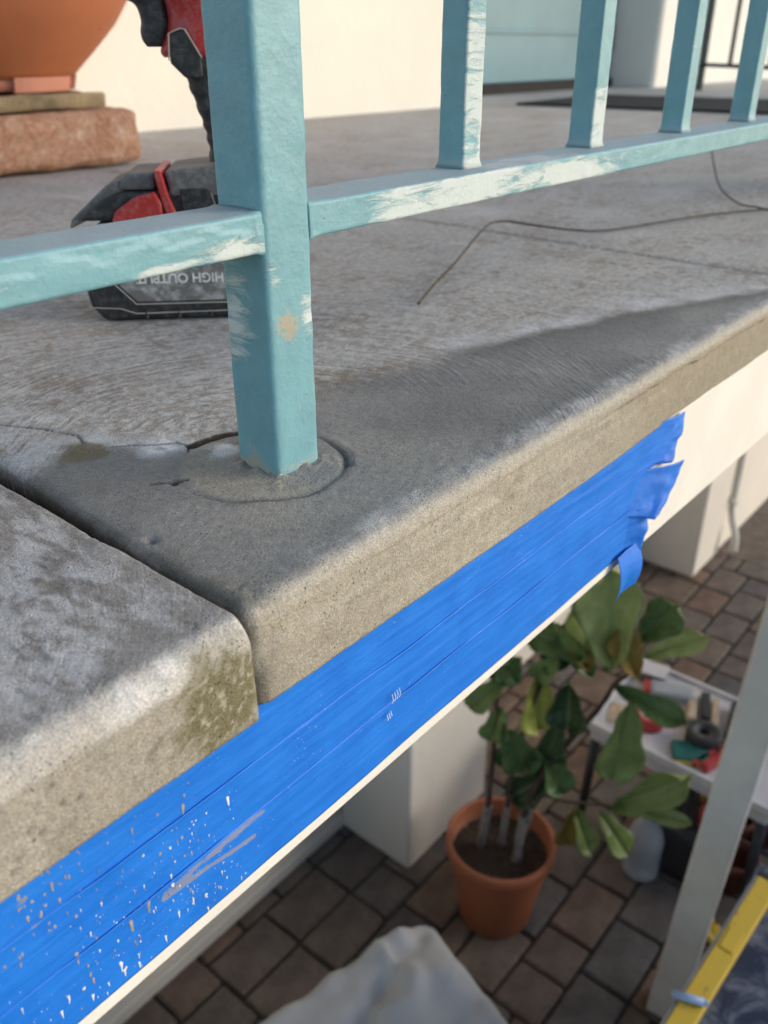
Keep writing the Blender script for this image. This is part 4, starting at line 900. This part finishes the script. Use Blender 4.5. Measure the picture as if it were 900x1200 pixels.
# bench and level
ZB = -1.35
bn = tag(empty('work_bench', (.82, -.40, ZG)), 'dusty navy bench top at the lower right corner', 'bench')
boxo('bench_top', (-.5, -.35, .815), (.42, .308, .845), M_NAVY, bn, .006, 2)
for x in (-.44, .36):
    for y in (-.3, .2): boxo('leg', (x-.025, y-.025, .002), (x+.025, y+.025, .8145), M_NAVY, bn, .004)
lv = tag(empty('spirit_level', (.985, -.118, ZB-.004), -.045), 'scuffed yellow spirit level lying along the edge of the navy bench', 'level')
boxo('body', (-.45, -.022, 0), (.195, .019, .024), M_YELLOW, lv, .002)
boxo('metal_edge', (-.45, .0195, .0), (.195, .025, .022), M_STEEL, lv, .001)
boxo('end_cap', (.1955, -.022, 0), (.212, .024, .025), M_BLACK, lv, .003)
boxo('vial', (-.02, -.015, .0245), (.04, .012, .027), M_YELLOW, lv, .001)
mk = tag(empty('marker_pen', (.822, -.103, ZB+.0285), -1.2), 'light blue marker pen resting across the yellow level', 'pen')
bm = bmesh.new(); tube(bm, [(-.028, 0, 0), (.028, 0, 0)], .0075, 12); bobj('barrel', bm, M_LBLUE, mk, True)
bm = bmesh.new(); tube(bm, [(.0285, 0, 0), (.036, 0, 0)], [.006, .003], 10); bobj('tip', bm, M_LBLUE, mk, True)
def drape(name, x0, x1, y0, y1, ztop, mat, label, cat, fold, n=110, flare=.12, rnd=.07, seed=0):
    ex = .28; xs_, ys_ = np.meshgrid(np.linspace(x0-ex, x1+ex, n), np.linspace(y0-ex, y1+ex, n), indexing='ij')
    dx = np.maximum(np.maximum(x0-xs_, xs_-x1), 0); dy = np.maximum(np.maximum(y0-ys_, ys_-y1), 0); d = np.hypot(dx, dy)
    H = ztop-ZG; P0 = np.stack([xs_, ys_, xs_*0+seed], -1)
    drop = np.clip(d/ex, 0, 1); z = ZG+.004+H*(1-ss(0, .75, drop)) + fold*fbm(P0*np.array((1, .6, 1)), 5.5, 4, .55)*(1-.6*drop) + fold*.8*np.abs(fbm(P0+4, 7, 2))*(1-drop)
    rg = 1-np.abs(fbm(P0*np.array((1, .75, 1))+2, 4.2, 3, .5))*2.2; z = z + .035*np.maximum(rg, 0)**3*(1-.7*drop) - .012 + .05*np.exp(-(np.hypot(xs_-x1+.05, ys_-y1+.05)/.25)**2)
    crease = np.exp(-(seg_dist(xs_, ys_, [(x1, y1), ((x0+x1)/2+.08, (y0+y1)/2+.1), (x0+.3, y0+.3)])/.03)**2); z = z - .03*crease
    shr = ss(0, .6, drop)*(ex-flare); cx, cy = np.clip(xs_, x0, x1), np.clip(ys_, y0, y1); L = np.maximum(d, 1e-6)
    X = xs_-(xs_-cx)/L*shr*np.minimum(d/ex*1.3, 1); Y = ys_-(ys_-cy)/L*shr*np.minimum(d/ex*1.3, 1)
    return tag(grid_mesh(name, np.stack([X, Y, np.maximum(z, ZG+.004)], -1), mat), label, cat)
dc = drape('drop_cloth', -.95, -.05, -.62, -.05, -1.72, M_CLOTH, 'grey drop cloth draped over something on the patio floor', 'drop cloth', .020)
dc.location = (.905, .545, 0); dc.rotation_euler = (0, 0, R(-17))
